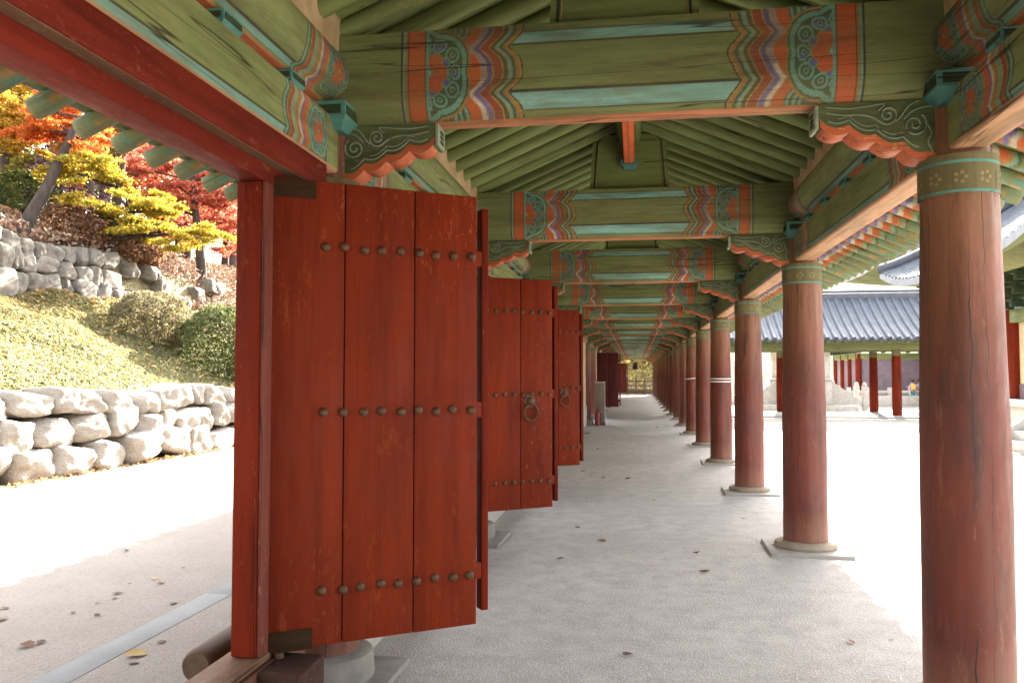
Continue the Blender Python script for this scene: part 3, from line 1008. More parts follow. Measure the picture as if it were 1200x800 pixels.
# --- rafters
RAF = 0.3055
TIPX = 2.70
def rafter_mesh(nseg, fine, name='rafter'):
    Lr = (TIPX + 0.02) / math.cos(math.atan(SL))
    r = 0.060
    plain = np.linspace(0, Lr - 0.86, 4)
    det = np.arange(Lr - 0.85, Lr, fine)
    ts = np.concatenate([plain, det, [Lr]])
    an = np.linspace(0, 2 * math.pi, nseg, endpoint=False)
    T = np.repeat(ts, nseg)
    A = np.tile(an, len(ts))
    rr = r * (1 - 0.12 * (T / Lr))
    V = np.stack([T, rr * np.cos(A), rr * np.sin(A)], 1)
    col = np.tile(np.array((0.185, 0.260, 0.085)), (len(T), 1))
    d = Lr - T                       # distance from the tip
    q = d + 0.028 * np.abs(np.cos(A * 1.5))
    chevrons(col, q, [(0.66, 0.64, TEAL), (0.64, 0.60, DKG), (0.60, 0.54, ORG), (0.54, 0.495, BLUE * 1.6), (0.495, 0.45, WHITE), (0.45, 0.39, ORG), (0.39, 0.36, OCH), (0.36, 0.33, TEAL), (0.33, 0.31, DKG)])
    # leaf shaped end painting: green ground, teal scrolls, orange blossom
    e = q < 0.31
    put(col, e, np.array((0.17, 0.22, 0.10)))
    ph = np.abs(((A / (2 * math.pi) * 3) % 1.0) - 0.5) * 2
    rad = np.hypot((d - 0.15) / 0.10, ph * 1.15)
    put(col, e & (np.abs(rad - 1.15) < 0.09), TEAL * .75)
    put(col, e & (rad < 0.82) & (rad > 0.72), TEAL * .75)
    put(col, e & (rad < 0.42), np.array((0.42, 0.22, 0.08)))
    put(col, e & (rad < 0.2), OCH)
    put(col, e & (d < 0.05), np.array((0.19, 0.24, 0.12)))
    put(col, e & (d < 0.012), np.array((0.26, 0.30, 0.18)))
    # end cap in rings
    caps, cc = [], []
    nr = 6 if nseg > 10 else 2
    for j in range(1, nr + 1):
        f = 1 - j / nr
        for a in an:
            f_ = max(f, 0.001)
            caps.append((Lr, r * 0.9 * f_ * math.cos(a), r * 0.9 * f_ * math.sin(a)))
            sw = math.cos(2 * a + 7 * f)
            cc.append(TEAL if (0.35 < f < 0.8 and sw > 0.1) or 0.05 < f < 0.22 else np.array((0.12, 0.19, 0.09)))
    V = np.concatenate([V, np.array(caps)])
    col = np.concatenate([col, np.array(cc)])
    return grid_mesh(name, V, len(ts) + nr, nseg, M['dan_raf'], col, closed=True, caps=True, angle=60), V, col, len(ts) + nr, nseg
M['dan_raf'] = wood_paint('painted_rafter', (0, 0, 0), (0.62, 0.60, 0.50), (0.30, 0.24, 0.13), 'X', 0.40, 0.7, attr='Col')
raf_me, *_ = rafter_mesh(16, 0.012)
_, rV, rC, rr_, rn_ = rafter_mesh(8, 0.03, 'rafter_far')
ang = math.atan(SL)
def raf_mat(y, sgn):
    return Matrix.Translation((XC, y, ZR)) @ (Matrix.Rotation(math.pi, 4, 'Z') if sgn < 0 else Matrix.Identity(4)) @ Matrix.Rotation(ang, 4, 'Y')
ally = np.arange(CY0 + 0.2, CY1 - 0.05, RAF)
ally = ally + (3.41 - ally[np.argmin(np.abs(ally - 3.41))])
near = [y for y in ally if y > 0.9][:50]
for y in near:
    for sgn in (1, -1):
        o = link(bpy.data.objects.new('rafter', raf_me), corr)
        o.matrix_local = raf_mat(y + random.uniform(-.012, .012), sgn) @ Matrix.Rotation(random.uniform(0, 6.28), 4, 'X')
rest = [y for y in ally if y not in near]
VV, CC, FF = [], [], []
idx = np.arange(rr_ * rn_).reshape(rr_, rn_)
nx = np.roll(idx, -1, 1)
Fb = np.stack([idx[:-1], nx[:-1], nx[1:], idx[1:]], -1).reshape(-1, 4)
off = 0
for y in rest:
    for sgn in (1, -1):
        mt = np.array(raf_mat(y, sgn) @ Matrix.Rotation(random.uniform(0, 6.28), 4, 'X'))
        VV.append(rV @ mt[:3, :3].T + mt[:3, 3])
        CC.append(rC)
        FF.append(Fb + off)
        off += len(rV)
me = bpy.data.meshes.new('far_rafters')
me.from_pydata(np.concatenate(VV).tolist(), [], np.concatenate(FF).tolist())
me.materials.append(M['dan_raf'])
at = me.color_attributes.new('Col', 'FLOAT_COLOR', 'POINT')
c4 = np.ones((off, 4), np.float32); c4[:, :3] = np.concatenate(CC)
at.data.foreach_set('color', c4.ravel())
me.polygons.foreach_set('use_smooth', [True] * len(me.polygons))
o = link(bpy.data.objects.new('distant_rafters', me), corr)
o['kind'] = 'stuff'

# --- ceiling boards above the rafters and mud plaster between rafter and purlin
cb = MB()
for sgn in (1, -1):
    vs = []
    for y in (CY0, CY1):
        for d, dz in ((0.0, 0.045), (TIPX - 0.05, 0.045), (TIPX - 0.05, 0.075), (0.0, 0.075)):
            vs.append((XC + sgn * d, y, ZR - SL * d + dz))
    cb.add(vs, [(0, 1, 5, 4), (1, 2, 6, 5), (2, 3, 7, 6), (3, 0, 4, 7), (0, 3, 2, 1), (4, 5, 6, 7)])
cb.obj('ceiling_board', M['ceil'] if 'ceil' in M else M['olive'], corr, smooth=False)

def plaster_fill(sgn):
    """mud packed on the purlin between rafters, with a ragged lower edge"""
    b = MB()
    X = XR if sgn > 0 else XL
    for side in (-1, 1):
        dx = -0.085 if side < 0 else 0.085
        xi = X + sgn * dx
        n = int((min(CY1, 34) - CY0) / 0.03)
        vs = []
        for i in range(n + 1):
            y = CY0 + i * 0.03
            z0 = 3.155 + 0.030 * noise.noise((y * 7, side * 3.1, sgn)) + 0.018 * noise.noise((y * 23, side, sgn))
            zt = ZR - SL * abs(xi - XC) + 0.045
            q = 0.016 * noise.noise((y * 9, 5, side))
            vs += [(xi + q, y, z0), (xi + q * .5 , y, zt), (xi - sgn * dx * 0.8, y, z0 + 0.02)]
        fs = []
        for i in range(n):
            a = i * 3
            fs += [(a, a + 1, a + 4, a + 3), (a + 2, a, a + 3, a + 5)]
        b.add(vs, fs)
    return b.obj('mud_plaster_fill', M['plaster_tan'], corr, smooth=False)
plaster_fill(1)
plaster_fill(-1)

# --- tiled roof
def tile_rows(y):
    """height of the tile surface: round cover tiles with troughs between"""
    p = (y / RAF) % 1.0
    return 0.085 * np.sqrt(np.maximum(0, 1 - ((p - 0.5) / 0.27) ** 2)) + 0.016 * np.abs((p - 0.5) * 2) ** 2
def roof_sheet(name, along, half, ridge_z, eave_z, thick, parent, sag=0.10, horiz='y', cx=0.0, mats=None, sides=(1, -1), step=RAF / 14):
    ts = np.arange(along[0], along[1], step)
    us = np.linspace(0, 1, 14)
    b = MB()
    for sgn in sides:
        T, U = np.meshgrid(ts, us, indexing='ij')
        Z = ridge_z + (eave_z - ridge_z) * U - sag * np.sin(np.pi * U)
        # overlapping courses
        Z = Z + tile_rows(T) + 0.010 * ((U * half / 0.28) % 1.0)
        pr = np.clip((tile_rows(T) - 0.012) / 0.07, 0, 1)
        off_ = cx + sgn * (half * U + np.where(U > 0.99, 0.13 * pr, 0))
        n, m = T.shape
        top = np.stack([off_, T, Z] if horiz == 'y' else [T, off_, Z], -1).reshape(-1, 3)
        Z = np.where(U > 0.99, Z - 0.8 * tile_rows(T), Z)
        Zb = ridge_z + (eave_z - ridge_z) * U - sag * np.sin(np.pi * U) - thick
        offb = cx + sgn * half * U
        bot = np.stack([offb, T, Zb] if horiz == 'y' else [T, offb, Zb], -1).reshape(-1, 3)
        I = np.arange(n * m).reshape(n, m)
        f = np.stack([I[:-1, :-1], I[:-1, 1:], I[1:, 1:], I[1:, :-1]], -1).reshape(-1, 4)
        e = np.stack([I[:-1, -1], I[1:, -1], I[1:, -1] + n * m, I[:-1, -1] + n * m], -1)
        faces = np.concatenate([f, f[:, ::-1] + n * m, e])
        g0 = np.stack([I[0, :-1], I[0, 1:], I[0, 1:] + n * m, I[0, :-1] + n * m], -1)
        g1 = np.stack([I[-1, :-1], I[-1, 1:], I[-1, 1:] + n * m, I[-1, :-1] + n * m], -1)
        faces = np.concatenate([faces, g0, g1])
        b.add(np.concatenate([top, bot]).tolist(), faces.tolist())
    return b.obj(name, mats or M['tile'], parent, angle=50)
roof_sheet('tiled_roof', (CY0, CY1), 2.76, 4.62, 2.95, 0.035, corr, 0.06, 'y', XC)
rb = MB().box(XC - 0.15, XC + 0.15, CY0, CY1, 4.52, 4.86, 0.03)
rb.obj('roof_ridge', M['tile_dark'], corr)

# ------------------------------------------------------------------ doors along the left side
DZ0, DZ1 = 0.392, 2.42
DW = 0.96
def door_leaf(hx, hy, ang_deg, mat, width=DW, ring=True, detail=True, label=None, battens_front=False):
    """local x from hinge to free edge, outer face looks along -y"""
    Hh = DZ1 - DZ0
    b = MB()
    cuts = [0, width * 0.335, width * 0.675, width] if detail else [0, width * .5, width]
    for i in range(len(cuts) - 1):
        g = 0.0022
        b.box(cuts[i] + (g if i else 0), cuts[i + 1] - (g if i < len(cuts) - 2 else 0), random.uniform(0, 0.002), 0.045, random.uniform(0, .004), Hh - random.uniform(0, .004), 0.004)
    o = b.obj('door_leaf', mat, corr, (hx, hy, DZ0), (0, 0, R(ang_deg)))
    if label: o['label'] = label
    rows = (0.235, 1.005, 1.735)
    for z in rows:
        MB().box(0.04, width + 0.045, 0.0455, 0.098, z - 0.038, z + 0.038, 0.004).obj('batten', mat, o)
    MB().box(width + 0.046, width + 0.082, 0.048, 0.112, 0.045, Hh - 0.045, 0.004).obj('meeting_strip', M['frame'], o)
    if detail:
        xs = [0.235 + 0.0865 * k for k in range(9)]
        xs = [x * width / 0.96 for x in xs]
        st = None
        for z in rows:
            for x in xs:
                lx, lz = x + random.uniform(-.006, .006), z + random.uniform(-.006, .006)
                if st is None:
                    s = MB()
                    s.lathe([(0.021, 0), (0.021, 0.004), (0.0185, 0.011), (0.012, 0.017), (0.004, 0.0195)], n=14)
                    st = s.obj('stud', M['iron'], o, (lx, 0, lz), (R(90), 0, 0))
                else:
                    copy_part(st, o, [], (lx, 0, lz))
    if ring:
        q = MB()
        zc = 0.90
        xc = width - 0.225 * width / .96
        # boss plate with petals
        n = 24
        prof = []
        for i in range(n):
            a = 2 * math.pi * i / n
            r_ = 0.056 * (1 + 0.10 * math.cos(6 * a))
            prof.append((xc + r_ * math.cos(a), zc + 0.045 + r_ * math.sin(a)))
        q.prism(prof, -0.010, -0.0005)
        bmx = MB().lathe([(0.036, 0), (0.034, 0.014), (0.022, 0.028), (0.008, 0.034)], n=16)
        q.add([(xc + v[0], -0.010 - v[2], zc + 0.045 + v[1]) for v in bmx.v], bmx.f)
        pts = []
        for i in range(33):
            a = 2 * math.pi * i / 32
            pts.append((xc + 0.068 * math.sin(a), -0.030 - 0.004 * math.cos(a), zc - 0.055 + 0.072 * math.cos(a)))
        q.tube(pts, 0.0085, 8)
        q.obj('ring_handle', M['iron'], o)
    return o

def door_frame(y0, y1, hinge_far=True):
    """jamb posts, stepped lintel and sill between two column lines of the left side"""
    f = empty('door_frame', (0, 0, 0), 0, corr)
    for (a, b_) in ((y0, y0 + 0.14), (y1 - 0.14, y1)):
        p = MB().box(-1.655, -1.545, a, b_, 0.405, 2.378, 0.012)
        p.obj('jamb', M['frame'], f)
        MB().box(-1.5445, -1.528, a + 0.01, b_ - 0.05, 0.408, 2.376, 0.006).obj('jamb_stop', M['worn_red'], f)
    l = MB().box(-1.655, -1.535, y0, y1 + 0.35, 2.378, 2.452, 0.006)
    l.box(-1.64, -1.475, y0 - 0.2, y1 + 0.42, 2.452, 2.583, 0.008)
    l.obj('lintel', M['lintel'], f)
    m_ = MB().box(-1.5345, -1.480, y0, y1 + 0.3, 2.449, 2.4518, 0)
    m_.obj('worn_ledge', M['worn_wood'], f, smooth=False)
    s = MB().box(-1.70, -1.53, y0 - 0.2, y1 + 0.35, 0.20, 0.403, 0.010)
    s.obj('sill', M['worn_wood'], f)
    s2 = MB().box(-1.5295, -1.505, y0 - 0.2, y1 - 0.02, 0.16, 0.375, 0.006)
    s2.obj('sill_face', M['sill_face'], f)
    g = MB().box(-1.72, -1.50, y0 - 0.3, y1 + 0.45, -0.05, 0.1995, 0.02)
    g.obj('sill_footing', M['plinth'], f)
    return f
M['sill_face'] = wood_paint('purple_red_sill', (0.13, 0.045, 0.028), (0.08, 0.035, 0.024), (0.28, 0.17, 0.11), 'Y', 0.6, 0.6)

HY = [3.306, 6.80, 10.28]
for i, hy in enumerate(HY):
    fy0 = LINES[i] + 0.22 if i else LINES[0] + 0.22
    fr = door_frame(fy0, hy + 0.034)
    d = door_leaf(-1.546, hy, 34 - i * 1.0, M['door'], ring=(i > 0), label=('large red plank door leaf with rows of studs and patched corners', 'red plank door leaf with an iron ring, half hidden', 'narrow visible strip of red door leaf with iron ring')[i])
    if i == 0:
        Hh = DZ1 - DZ0
        MB().box(0.0, 0.190, -0.006, -0.0005, Hh - 0.085, Hh - 0.004, 0.002).obj('repair_plate', M['patch'], d)
        q = MB().box(-0.006, 0.190, -0.007, -0.0005, -0.004, 0.084, 0.002)
        for k in range(7):
            q.lathe([(0.004, 0), (0.003, 0.003)], n=6)
        q.obj('repair_plate', M['patch'], d)
    # pivot block that the leaf turns in
    pb = MB().box(-1.527, -1.325, hy - 0.17, hy + 0.10, 0.225, 0.372, 0.012)
    pb.obj('pivot_block', M['worn_block'] if 'worn_block' in M else M['sill_face'], fr)
    MB().lathe([(0.022, 0.37), (0.022, 0.394)], cx=-1.50, cy=hy + 0.02, n=12).obj('pivot_pin', M['iron'], fr)
    # boards filling from the jamb to the next column
    MB().box(-1.63, -1.57, hy + 0.04, LINES[i + 1] - 0.13, 0.41, 2.376, 0.004).obj('side_board', M['frame'], fr)

# cream panels added for the sunlit strips between the further left columns, and two more leaves standing open far along
for k, y in enumerate(BACK[:-1]):
    w_ = MB().box(-1.62, -1.56, y + 0.16, y + BAY - 0.16, 0.0, 2.585, 0.004)
    w_.obj('board_panel', M['frame'], corr)
for k, y in enumerate(LINES[3:-1]):
    w_ = MB().box(-1.62, -1.56, y + 0.16, y + BAY - 0.16, 0.62, 2.585, 0.004, 0)
    w_.box(-1.64, -1.53, y + 0.14, y + BAY - 0.14, 0.0, 0.62, 0.01, 1)
    if k in (4, 12): continue
    w_.obj('sunlit_strip_panel', [M['plaster'], M['granite_pale']], corr)
door_leaf(-1.45, 31.0, 4, M['door_dark'], width=0.80, ring=False, detail=False, label='dark red door leaf standing open far along the corridor')
door_leaf(-1.25, 58.0, 10, M['door_dark'], width=0.62, ring=False, detail=False, label='last dark red door leaf near the corridor end')

# ------------------------------------------------------------------ ground and terrain
def sheet(name, x0, x1, y0, y1, z, mat, nx_=2, ny_=2, fn=None):
    xs = np.linspace(x0, x1, nx_); ys = np.linspace(y0, y1, ny_)
    Xg, Yg = np.meshgrid(xs, ys, indexing='ij')
    Zg = np.full_like(Xg, z) if fn is None else fn(Xg, Yg)
    V = np.stack([Xg, Yg, Zg], -1).reshape(-1, 3)
    I = np.arange(nx_ * ny_).reshape(nx_, ny_)
    f = np.stack([I[:-1, :-1], I[1:, :-1], I[1:, 1:], I[:-1, 1:]], -1).reshape(-1, 4)
    me = bpy.data.meshes.new(name)
    me.from_pydata(V.tolist(), [], f.tolist())
    me.materials.append(mat)
    me.polygons.foreach_set('use_smooth', [True] * len(me.polygons))
    o = link(bpy.data.objects.new(name, me))
    o['kind'] = 'structure'
    return o

GL = 0.25            # path outside the doors
sheet('ground', -600, 600, -300, 1200, -0.62, M['sand'])
fl = MB().box(-1.52, 2.05, CY0 - 1, YEND + 2.6, -0.6, 0.0, 0.0)
fl.obj('floor', M['floor'], smooth=False)['kind'] = 'structure'
cy_ = MB().box(2.05, 60, CY0 - 20, 37.6, -0.6, -0.004, 0.0)
cy_.obj('courtyard', M['sand'], smooth=False)['kind'] = 'structure'
lc = MB().box(2.05, 120, 37.6, 120, -0.6, -0.28, 0.0)
lc.obj('lower_courtyard', M['sand'], smooth=False)['kind'] = 'structure'
pa = MB().box(-7.75, -2.575, CY0 - 20, YEND + 30, -0.6, GL, 0.0)
pa.obj('path', M['path'], smooth=False)['kind'] = 'structure'
ins = MB().box(-2.405, -1.69, CY0 - 1, YEND + 2.6, -0.6, GL - 0.001, 0.0)
ins.obj('platform_edge', M['path'], smooth=False)['kind'] = 'structure'
kb = MB()
y = CY0 - 6
while y < YEND:
    L = random.uniform(1.3, 1.9)
    kb.box(-2.573, -2.407, y, y + L - 0.006, -0.3, GL + 0.001, 0.001)
    y += L
kb.obj('kerb', M['kerb'])['kind'] = 'structure'

def hill(x, y):
    d = -7.7 - x
    z = np.where(d < 0.05, GL, 1.22 + 0.5 * np.clip(d, 0, 4.1))
    up = d > 4.2
    z = np.where(up, 4.15 + 0.30 * (d - 4.2), z)
    # past the end of the upper wall the bank rises evenly
    t = np.clip((y - 19.5) / 3.5, 0, 1)
    even = 1.22 + 0.62 * np.clip(d, 0, 5.2) + 0.30 * np.maximum(d - 5.2, 0)
    z = np.where(d < 0.05, z, z * (1 - t) + even * t)
    n = 0.10 * np.sin(x * 1.7 + y * 0.9) + 0.08 * np.sin(y * 2.1 - x * 0.7) + 0.05 * np.sin(x * 4.1 + 1) * np.sin(y * 3.7)
    return z + n * np.clip((d - 0.4) / 2.0, 0, 1)
sheet('hillside', -60, -7.72, -12, 130, 0, M['soil'], 240, 330, hill)

# ------------------------------------------------------------------ stone walls
def boulder_mesh(seed, name):
    bm = bmesh.new()
    bmesh.ops.create_cube(bm, size=2)
    bmesh.ops.subdivide_edges(bm, edges=bm.edges[:], cuts=11, use_grid_fill=True)
    r_ = random.Random(seed)
    o = Vector((seed * 13.7, seed * 5.1, seed * 2.3))
    ex_p = r_.choice((5, 7, 9, 12))
    cuts_ = [(Vector((r_.gauss(0, 1), r_.gauss(0, 1), r_.gauss(0, 1))).normalized(), r_.uniform(0.95, 1.25)) for _ in range(7)]
    for v in bm.verts:
        p = v.co.copy()
        e = ex_p
        k = (abs(p.x) ** e + abs(p.y) ** e + abs(p.z) ** e) ** (1 / e)
        p = p / k
        for n_, d_ in cuts_:
            t = p.dot(n_)
            if t > d_: p -= n_ * (t - d_) * 0.97
        p *= 1 + 0.13 * noise.noise(p * 1.1 + o) + 0.06 * noise.noise(p * 2.6 + o) + 0.025 * noise.noise(p * 6 + o) - 0.03 * max(0, 0.12 - abs(noise.noise(p * 1.9 + o * 2))) / 0.12 + 0.012 * noise.noise(p * 15 + o)
        v.co = p * 0.5
    me = bpy.data.meshes.new(name)
    bm.to_mesh(me); bm.free()
    me.polygons.foreach_set('use_smooth', [True] * len(me.polygons))
    return me
def boulder_wall(name, label, x, y0, y1, zbase, rows, mat, size, crumble=None, limit=100):
    w_ = empty(name, (x, y0, zbase(y0)))
    tag(w_, label, 'stone wall')
    meshes = []
    for s_ in range(14):
        m_ = boulder_mesh(s_ + len(rows) * 31 + int(size * 100), 'boulder')
        m_.materials.append(mat)
        meshes.append(m_)
    cnt = 0
    z_off = 0
    for ri, h in enumerate(rows):
        y = y0 + random.uniform(-0.3, 0)
        while y < y1 and cnt < limit:
            L = size * random.choice((0.65, 0.8, 0.95, 1.1, 1.3, 1.6)) * (1.15 if ri == 0 else 1)
            if crumble and random.random() < crumble(y + L / 2, ri):
                y += L
                continue
            hh = h * random.choice((0.9, 0.97, 1.0, 1.06, 1.16))
            o = bpy.data.objects.new('boulder', random.choice(meshes))
            o.parent = w_
            C.objects.link(o)
            o.location = (random.uniform(-.05, .05) - 0.06 * ri, y + L / 2 - y0, zbase(y + L / 2) - zbase(y0) + z_off + h / 2 + random.uniform(-.035, .035) + 0.05 * math.sin((y + L / 2) * 1.7 + ri * 2.3))
            o.scale = (size * random.uniform(1.0, 1.3), L * 1.04, hh * 1.12)
            o.rotation_euler = (random.uniform(-.16, .16), random.uniform(-.12, .12), random.uniform(-.14, .14))
            if random.random() < 0.5:
                o.rotation_euler.z += math.pi
            cnt += 1
            y += L
        z_off += h * 0.98
    return w_
boulder_wall('retaining_wall', 'low pale boulder retaining wall along the sandy path', -7.66, 5.2, 20.5, lambda y: GL - 0.03, (0.44, 0.37, 0.31), M['rock'], 0.64)
boulder_wall('upper_wall', 'rough mossy boulder wall higher up the bank below the maples', -11.86, 9.5, 22.5, lambda y: 3.15, (0.42, 0.38, 0.34), M['rock_mossy'], 0.42,
             lambda y, r: 0 if y < 17.0 else min(0.9, (y - 16.5) / 3.6 + 0.22 * r))

# ------------------------------------------------------------------ vegetation
def leaves_mesh(name, pts, size, cols, mat, tilt=0.9, shape='leaf', nrm=None):
    """many single leaves; pts (n,3); cols (n,3)"""
    n = len(pts)
    a = rng.normal(size=(n, 3))
    nrmv = rng.normal(size=(n, 3)) * tilt
    nrmv[:, 2] += 1.0
    if nrm is not None:
        nrmv += nrm
    nrmv /= np.linalg.norm(nrmv, axis=1)[:, None]
    u = np.cross(nrmv, a); u /= np.linalg.norm(u, axis=1)[:, None]
    v = np.cross(nrmv, u)
    s = size * rng.uniform(0.6, 1.3, size=(n, 1))
    if shape == 'leaf':
        k = [(-1, 0, 0), (-0.1, 0.62, 0.12), (1, 0, 0), (-0.1, -0.62, 0.12)]
    elif shape == 'maple':
        k = [(-0.9, 0, 0), (-0.25, 0.28, .05), (0.0, 0.95, -.1), (0.3, 0.3, .05), (1.05, 0.0, -.1), (0.3, -0.3, .05), (0.0, -0.95, -.1), (-0.25, -0.28, .05)]
    else:   # blade
        k = [(-0.08, -0.06, 0), (0.0, 1, 0.0), (0.08, -0.06, 0)]
    m = len(k)
    V = np.zeros((n, m, 3))
    for i, (p, q, r_) in enumerate(k):
        V[:, i] = pts + s * (p * u + q * v + r_ * nrmv)
    me = bpy.data.meshes.new(name)
    F = np.arange(n * m).reshape(n, m)
    me.from_pydata(V.reshape(-1, 3).tolist(), [], F.tolist())
    me.materials.append(mat)
    at = me.color_attributes.new('Col', 'FLOAT_COLOR', 'POINT')
    c4 = np.ones((n * m, 4), np.float32)
    c4[:, :3] = np.repeat(cols, m, axis=0)
    at.data.foreach_set('color', c4.ravel())
    return me

def palette(n, cols, jitter=0.25):
    cols = np.array(cols)
    c = cols[rng.integers(0, len(cols), n)]
    return np.clip(c * rng.uniform(1 - jitter, 1 + jitter, (n, 1)), 0.005, 0.9)

YEL = [(0.46, 0.31, 0.022), (0.40, 0.26, 0.02), (0.34, 0.29, 0.04), (0.25, 0.25, 0.04), (0.48, 0.34, 0.045)]
GOLD = [(0.55, 0.30, 0.03), (0.48, 0.26, 0.03), (0.58, 0.36, 0.04), (0.36, 0.24, 0.04)]
ORA = [(0.60, 0.17, 0.03), (0.55, 0.12, 0.03), (0.62, 0.24, 0.04), (0.48, 0.10, 0.03)]
REDL = [(0.46, 0.075, 0.045), (0.54, 0.14, 0.09), (0.36, 0.055, 0.035), (0.52, 0.22, 0.12), (0.30, 0.13, 0.05), (0.56, 0.17, 0.12)]
GRN = [(0.06, 0.09, 0.02), (0.09, 0.11, 0.025), (0.05, 0.07, 0.02), (0.14, 0.13, 0.03)]
OLV = [(0.20, 0.18, 0.03), (0.28, 0.22, 0.04), (0.13, 0.13, 0.03), (0.34, 0.22, 0.04)]
BRN = [(0.16, 0.075, 0.035), (0.22, 0.12, 0.06), (0.11, 0.055, 0.03), (0.28, 0.15, 0.08)]

ct, st_ = math.cos(R(YAW)), math.sin(R(YAW))
def W(u, v, z):
    """ray of the viewfinder at depth z, used only to measure where things stand"""
    xc = (u - 600) / FPX * z
    return Vector((xc * ct - z * st_, xc * st_ + z * ct, CAMZ + (440 - v) / FPX * z))

def limb(a, b, r0, r1, wig=0.12, n=7, seed=0):
    a, b = Vector(a), Vector(b)
    L = (b - a).length
    pts, rs = [], []
    for i in range(n):
        t = i / (n - 1)
        p = a.lerp(b, t)
        if 0 < i:
            p += Vector((noise.noise((t * 3 + seed, 1, 2)), noise.noise((t * 3 + seed, 5, 2)), noise.noise((t * 3 + seed, 9, 4)) * .5)) * wig * L * (t if t < .6 else 1.0 * t)
        pts.append(p)
        rs.append(r0 + (r1 - r0) * t)
    return pts, rs

def tree(name, label, base, top, r, clusters, leaf, cols, nleaf, bark='bark', group=None, flat=0.38, shape='maple', trans='leaf'):
    """trunk leaning from base to top, a limb into each cluster, leaves in layered sprays about the cluster"""
    t = empty(name, base)
    tag(t, label, 'tree', group)
    base = Vector(base); top = Vector(top)
    b = MB()
    pts, rs = limb((0, 0, -0.3), top - base, r, r * 0.45, 0.05, 9, base.x)
    b.tube(pts, rs, 12)
    for i, (c, rad) in enumerate(clusters):
        c = Vector(c) - base
        k = min(range(2, len(pts)), key=lambda j: (pts[j] - c).length + abs(pts[j].z - (c.z - rad * 0.6)) * .6)
        lp, lr = limb(pts[k], c, rs[k] * 0.5, 0.012, 0.10, 7, i * 3.3 + base.y)
        b.tube(lp, lr, 7)
        for q in range(4):
            e = c + Vector((random.gauss(0, .5), random.gauss(0, .5), random.gauss(0, .22))) * rad
            lp2, lr2 = limb(lp[4], e, lr[4] * 0.6, 0.006, 0.12, 5, q + i)
            b.tube(lp2, lr2, 5)
    b.obj('trunk', M[bark], t)
    tot = sum(rad ** 2 for _, rad in clusters)
    P = []
    for c, rad in clusters:
        n = int(nleaf * rad ** 2 / tot)
        # sprays: sub-centres spread over the cluster, leaves flat about each
        ns = max(6, int(14 * rad))
        sc = rng.normal(size=(ns, 3)) * np.array((0.52, 0.52, flat * 0.9)) * rad
        kk = rng.integers(0, ns, n)
        pp = sc[kk] + rng.normal(size=(n, 3)) * np.array((0.20, 0.20, 0.055)) * max(rad, 0.6)
        pp[:, 2] -= 0.12 * (pp[:, 0] ** 2 + pp[:, 1] ** 2) / max(rad, .3)
        P.append(pp + np.array(Vector(c) - base))
    P = np.concatenate(P)
    me = leaves_mesh('crown', P, leaf, palette(len(P), cols), M[trans], 0.75, shape)
    link(bpy.data.objects.new('crown', me), t)
    return t

def gz(x, y):
    return float(hill(np.array(x), np.array(y)))
def on_hill(u, z):
    p = W(u, 440, z)
    return Vector((p.x, p.y, gz(p.x, p.y)))

# yellow maple in front
def cl(lst): return [(W(u, v, z), r_) for u, v, z, r_ in lst]
tree('maple_tree', 'bright yellow maple with low spreading sprays above the bank', on_hill(122, 19.0), W(140, 190, 19.3), 0.15,
     cl([(60, 192, 18.2, .55), (95, 186, 18.6, .6), (128, 205, 18.8, .62), (112, 232, 18.4, .55), (150, 236, 19.2, .6), (168, 262, 19.0, .65), (205, 268, 19.5, .6), (238, 270, 20, .5), (190, 244, 20, .6), (150, 268, 19.4, .45)]), 0.043, YEL, 22000)
tree('maple_tree', 'scarlet maple behind the yellow one near the door post', on_hill(238, 24.0), W(220, 190, 24.0), 0.16,
     cl([(158, 195, 23, .7), (190, 205, 23.5, .8), (222, 215, 24, .85), (255, 225, 24.5, .9), (245, 255, 24.5, .75), (205, 232, 23.5, .6), (175, 180, 24.5, .8), (275, 205, 25.5, 1.0), (180, 240, 24.5, .6), (270, 255, 25, .7)]), 0.047, REDL, 26000)
tree('maple_tree', 'orange maple on a leaning brown trunk at the wall top', W(17, 268, 17.2), W(88, 135, 18.4), 0.16,
     cl([(60, 142, 18.5, .6), (88, 145, 18.8, .6), (35, 148, 18.6, .45), (75, 168, 19, .45), (105, 168, 19.5, .5), (50, 125, 19, .6), (95, 120, 19.6, .7)]), 0.043, ORA, 15000)
tree('maple_tree', 'golden maple highest at the far edge of the bank', on_hill(-35, 20.5), W(-10, 130, 20.5), 0.16,
     cl([(5, 125, 20, .8), (30, 118, 20.5, .7), (-20, 150, 20, .9), (12, 160, 20.5, .6), (-40, 110, 20, 1.0), (28, 138, 20, .5)]), 0.047, GOLD, 18000)
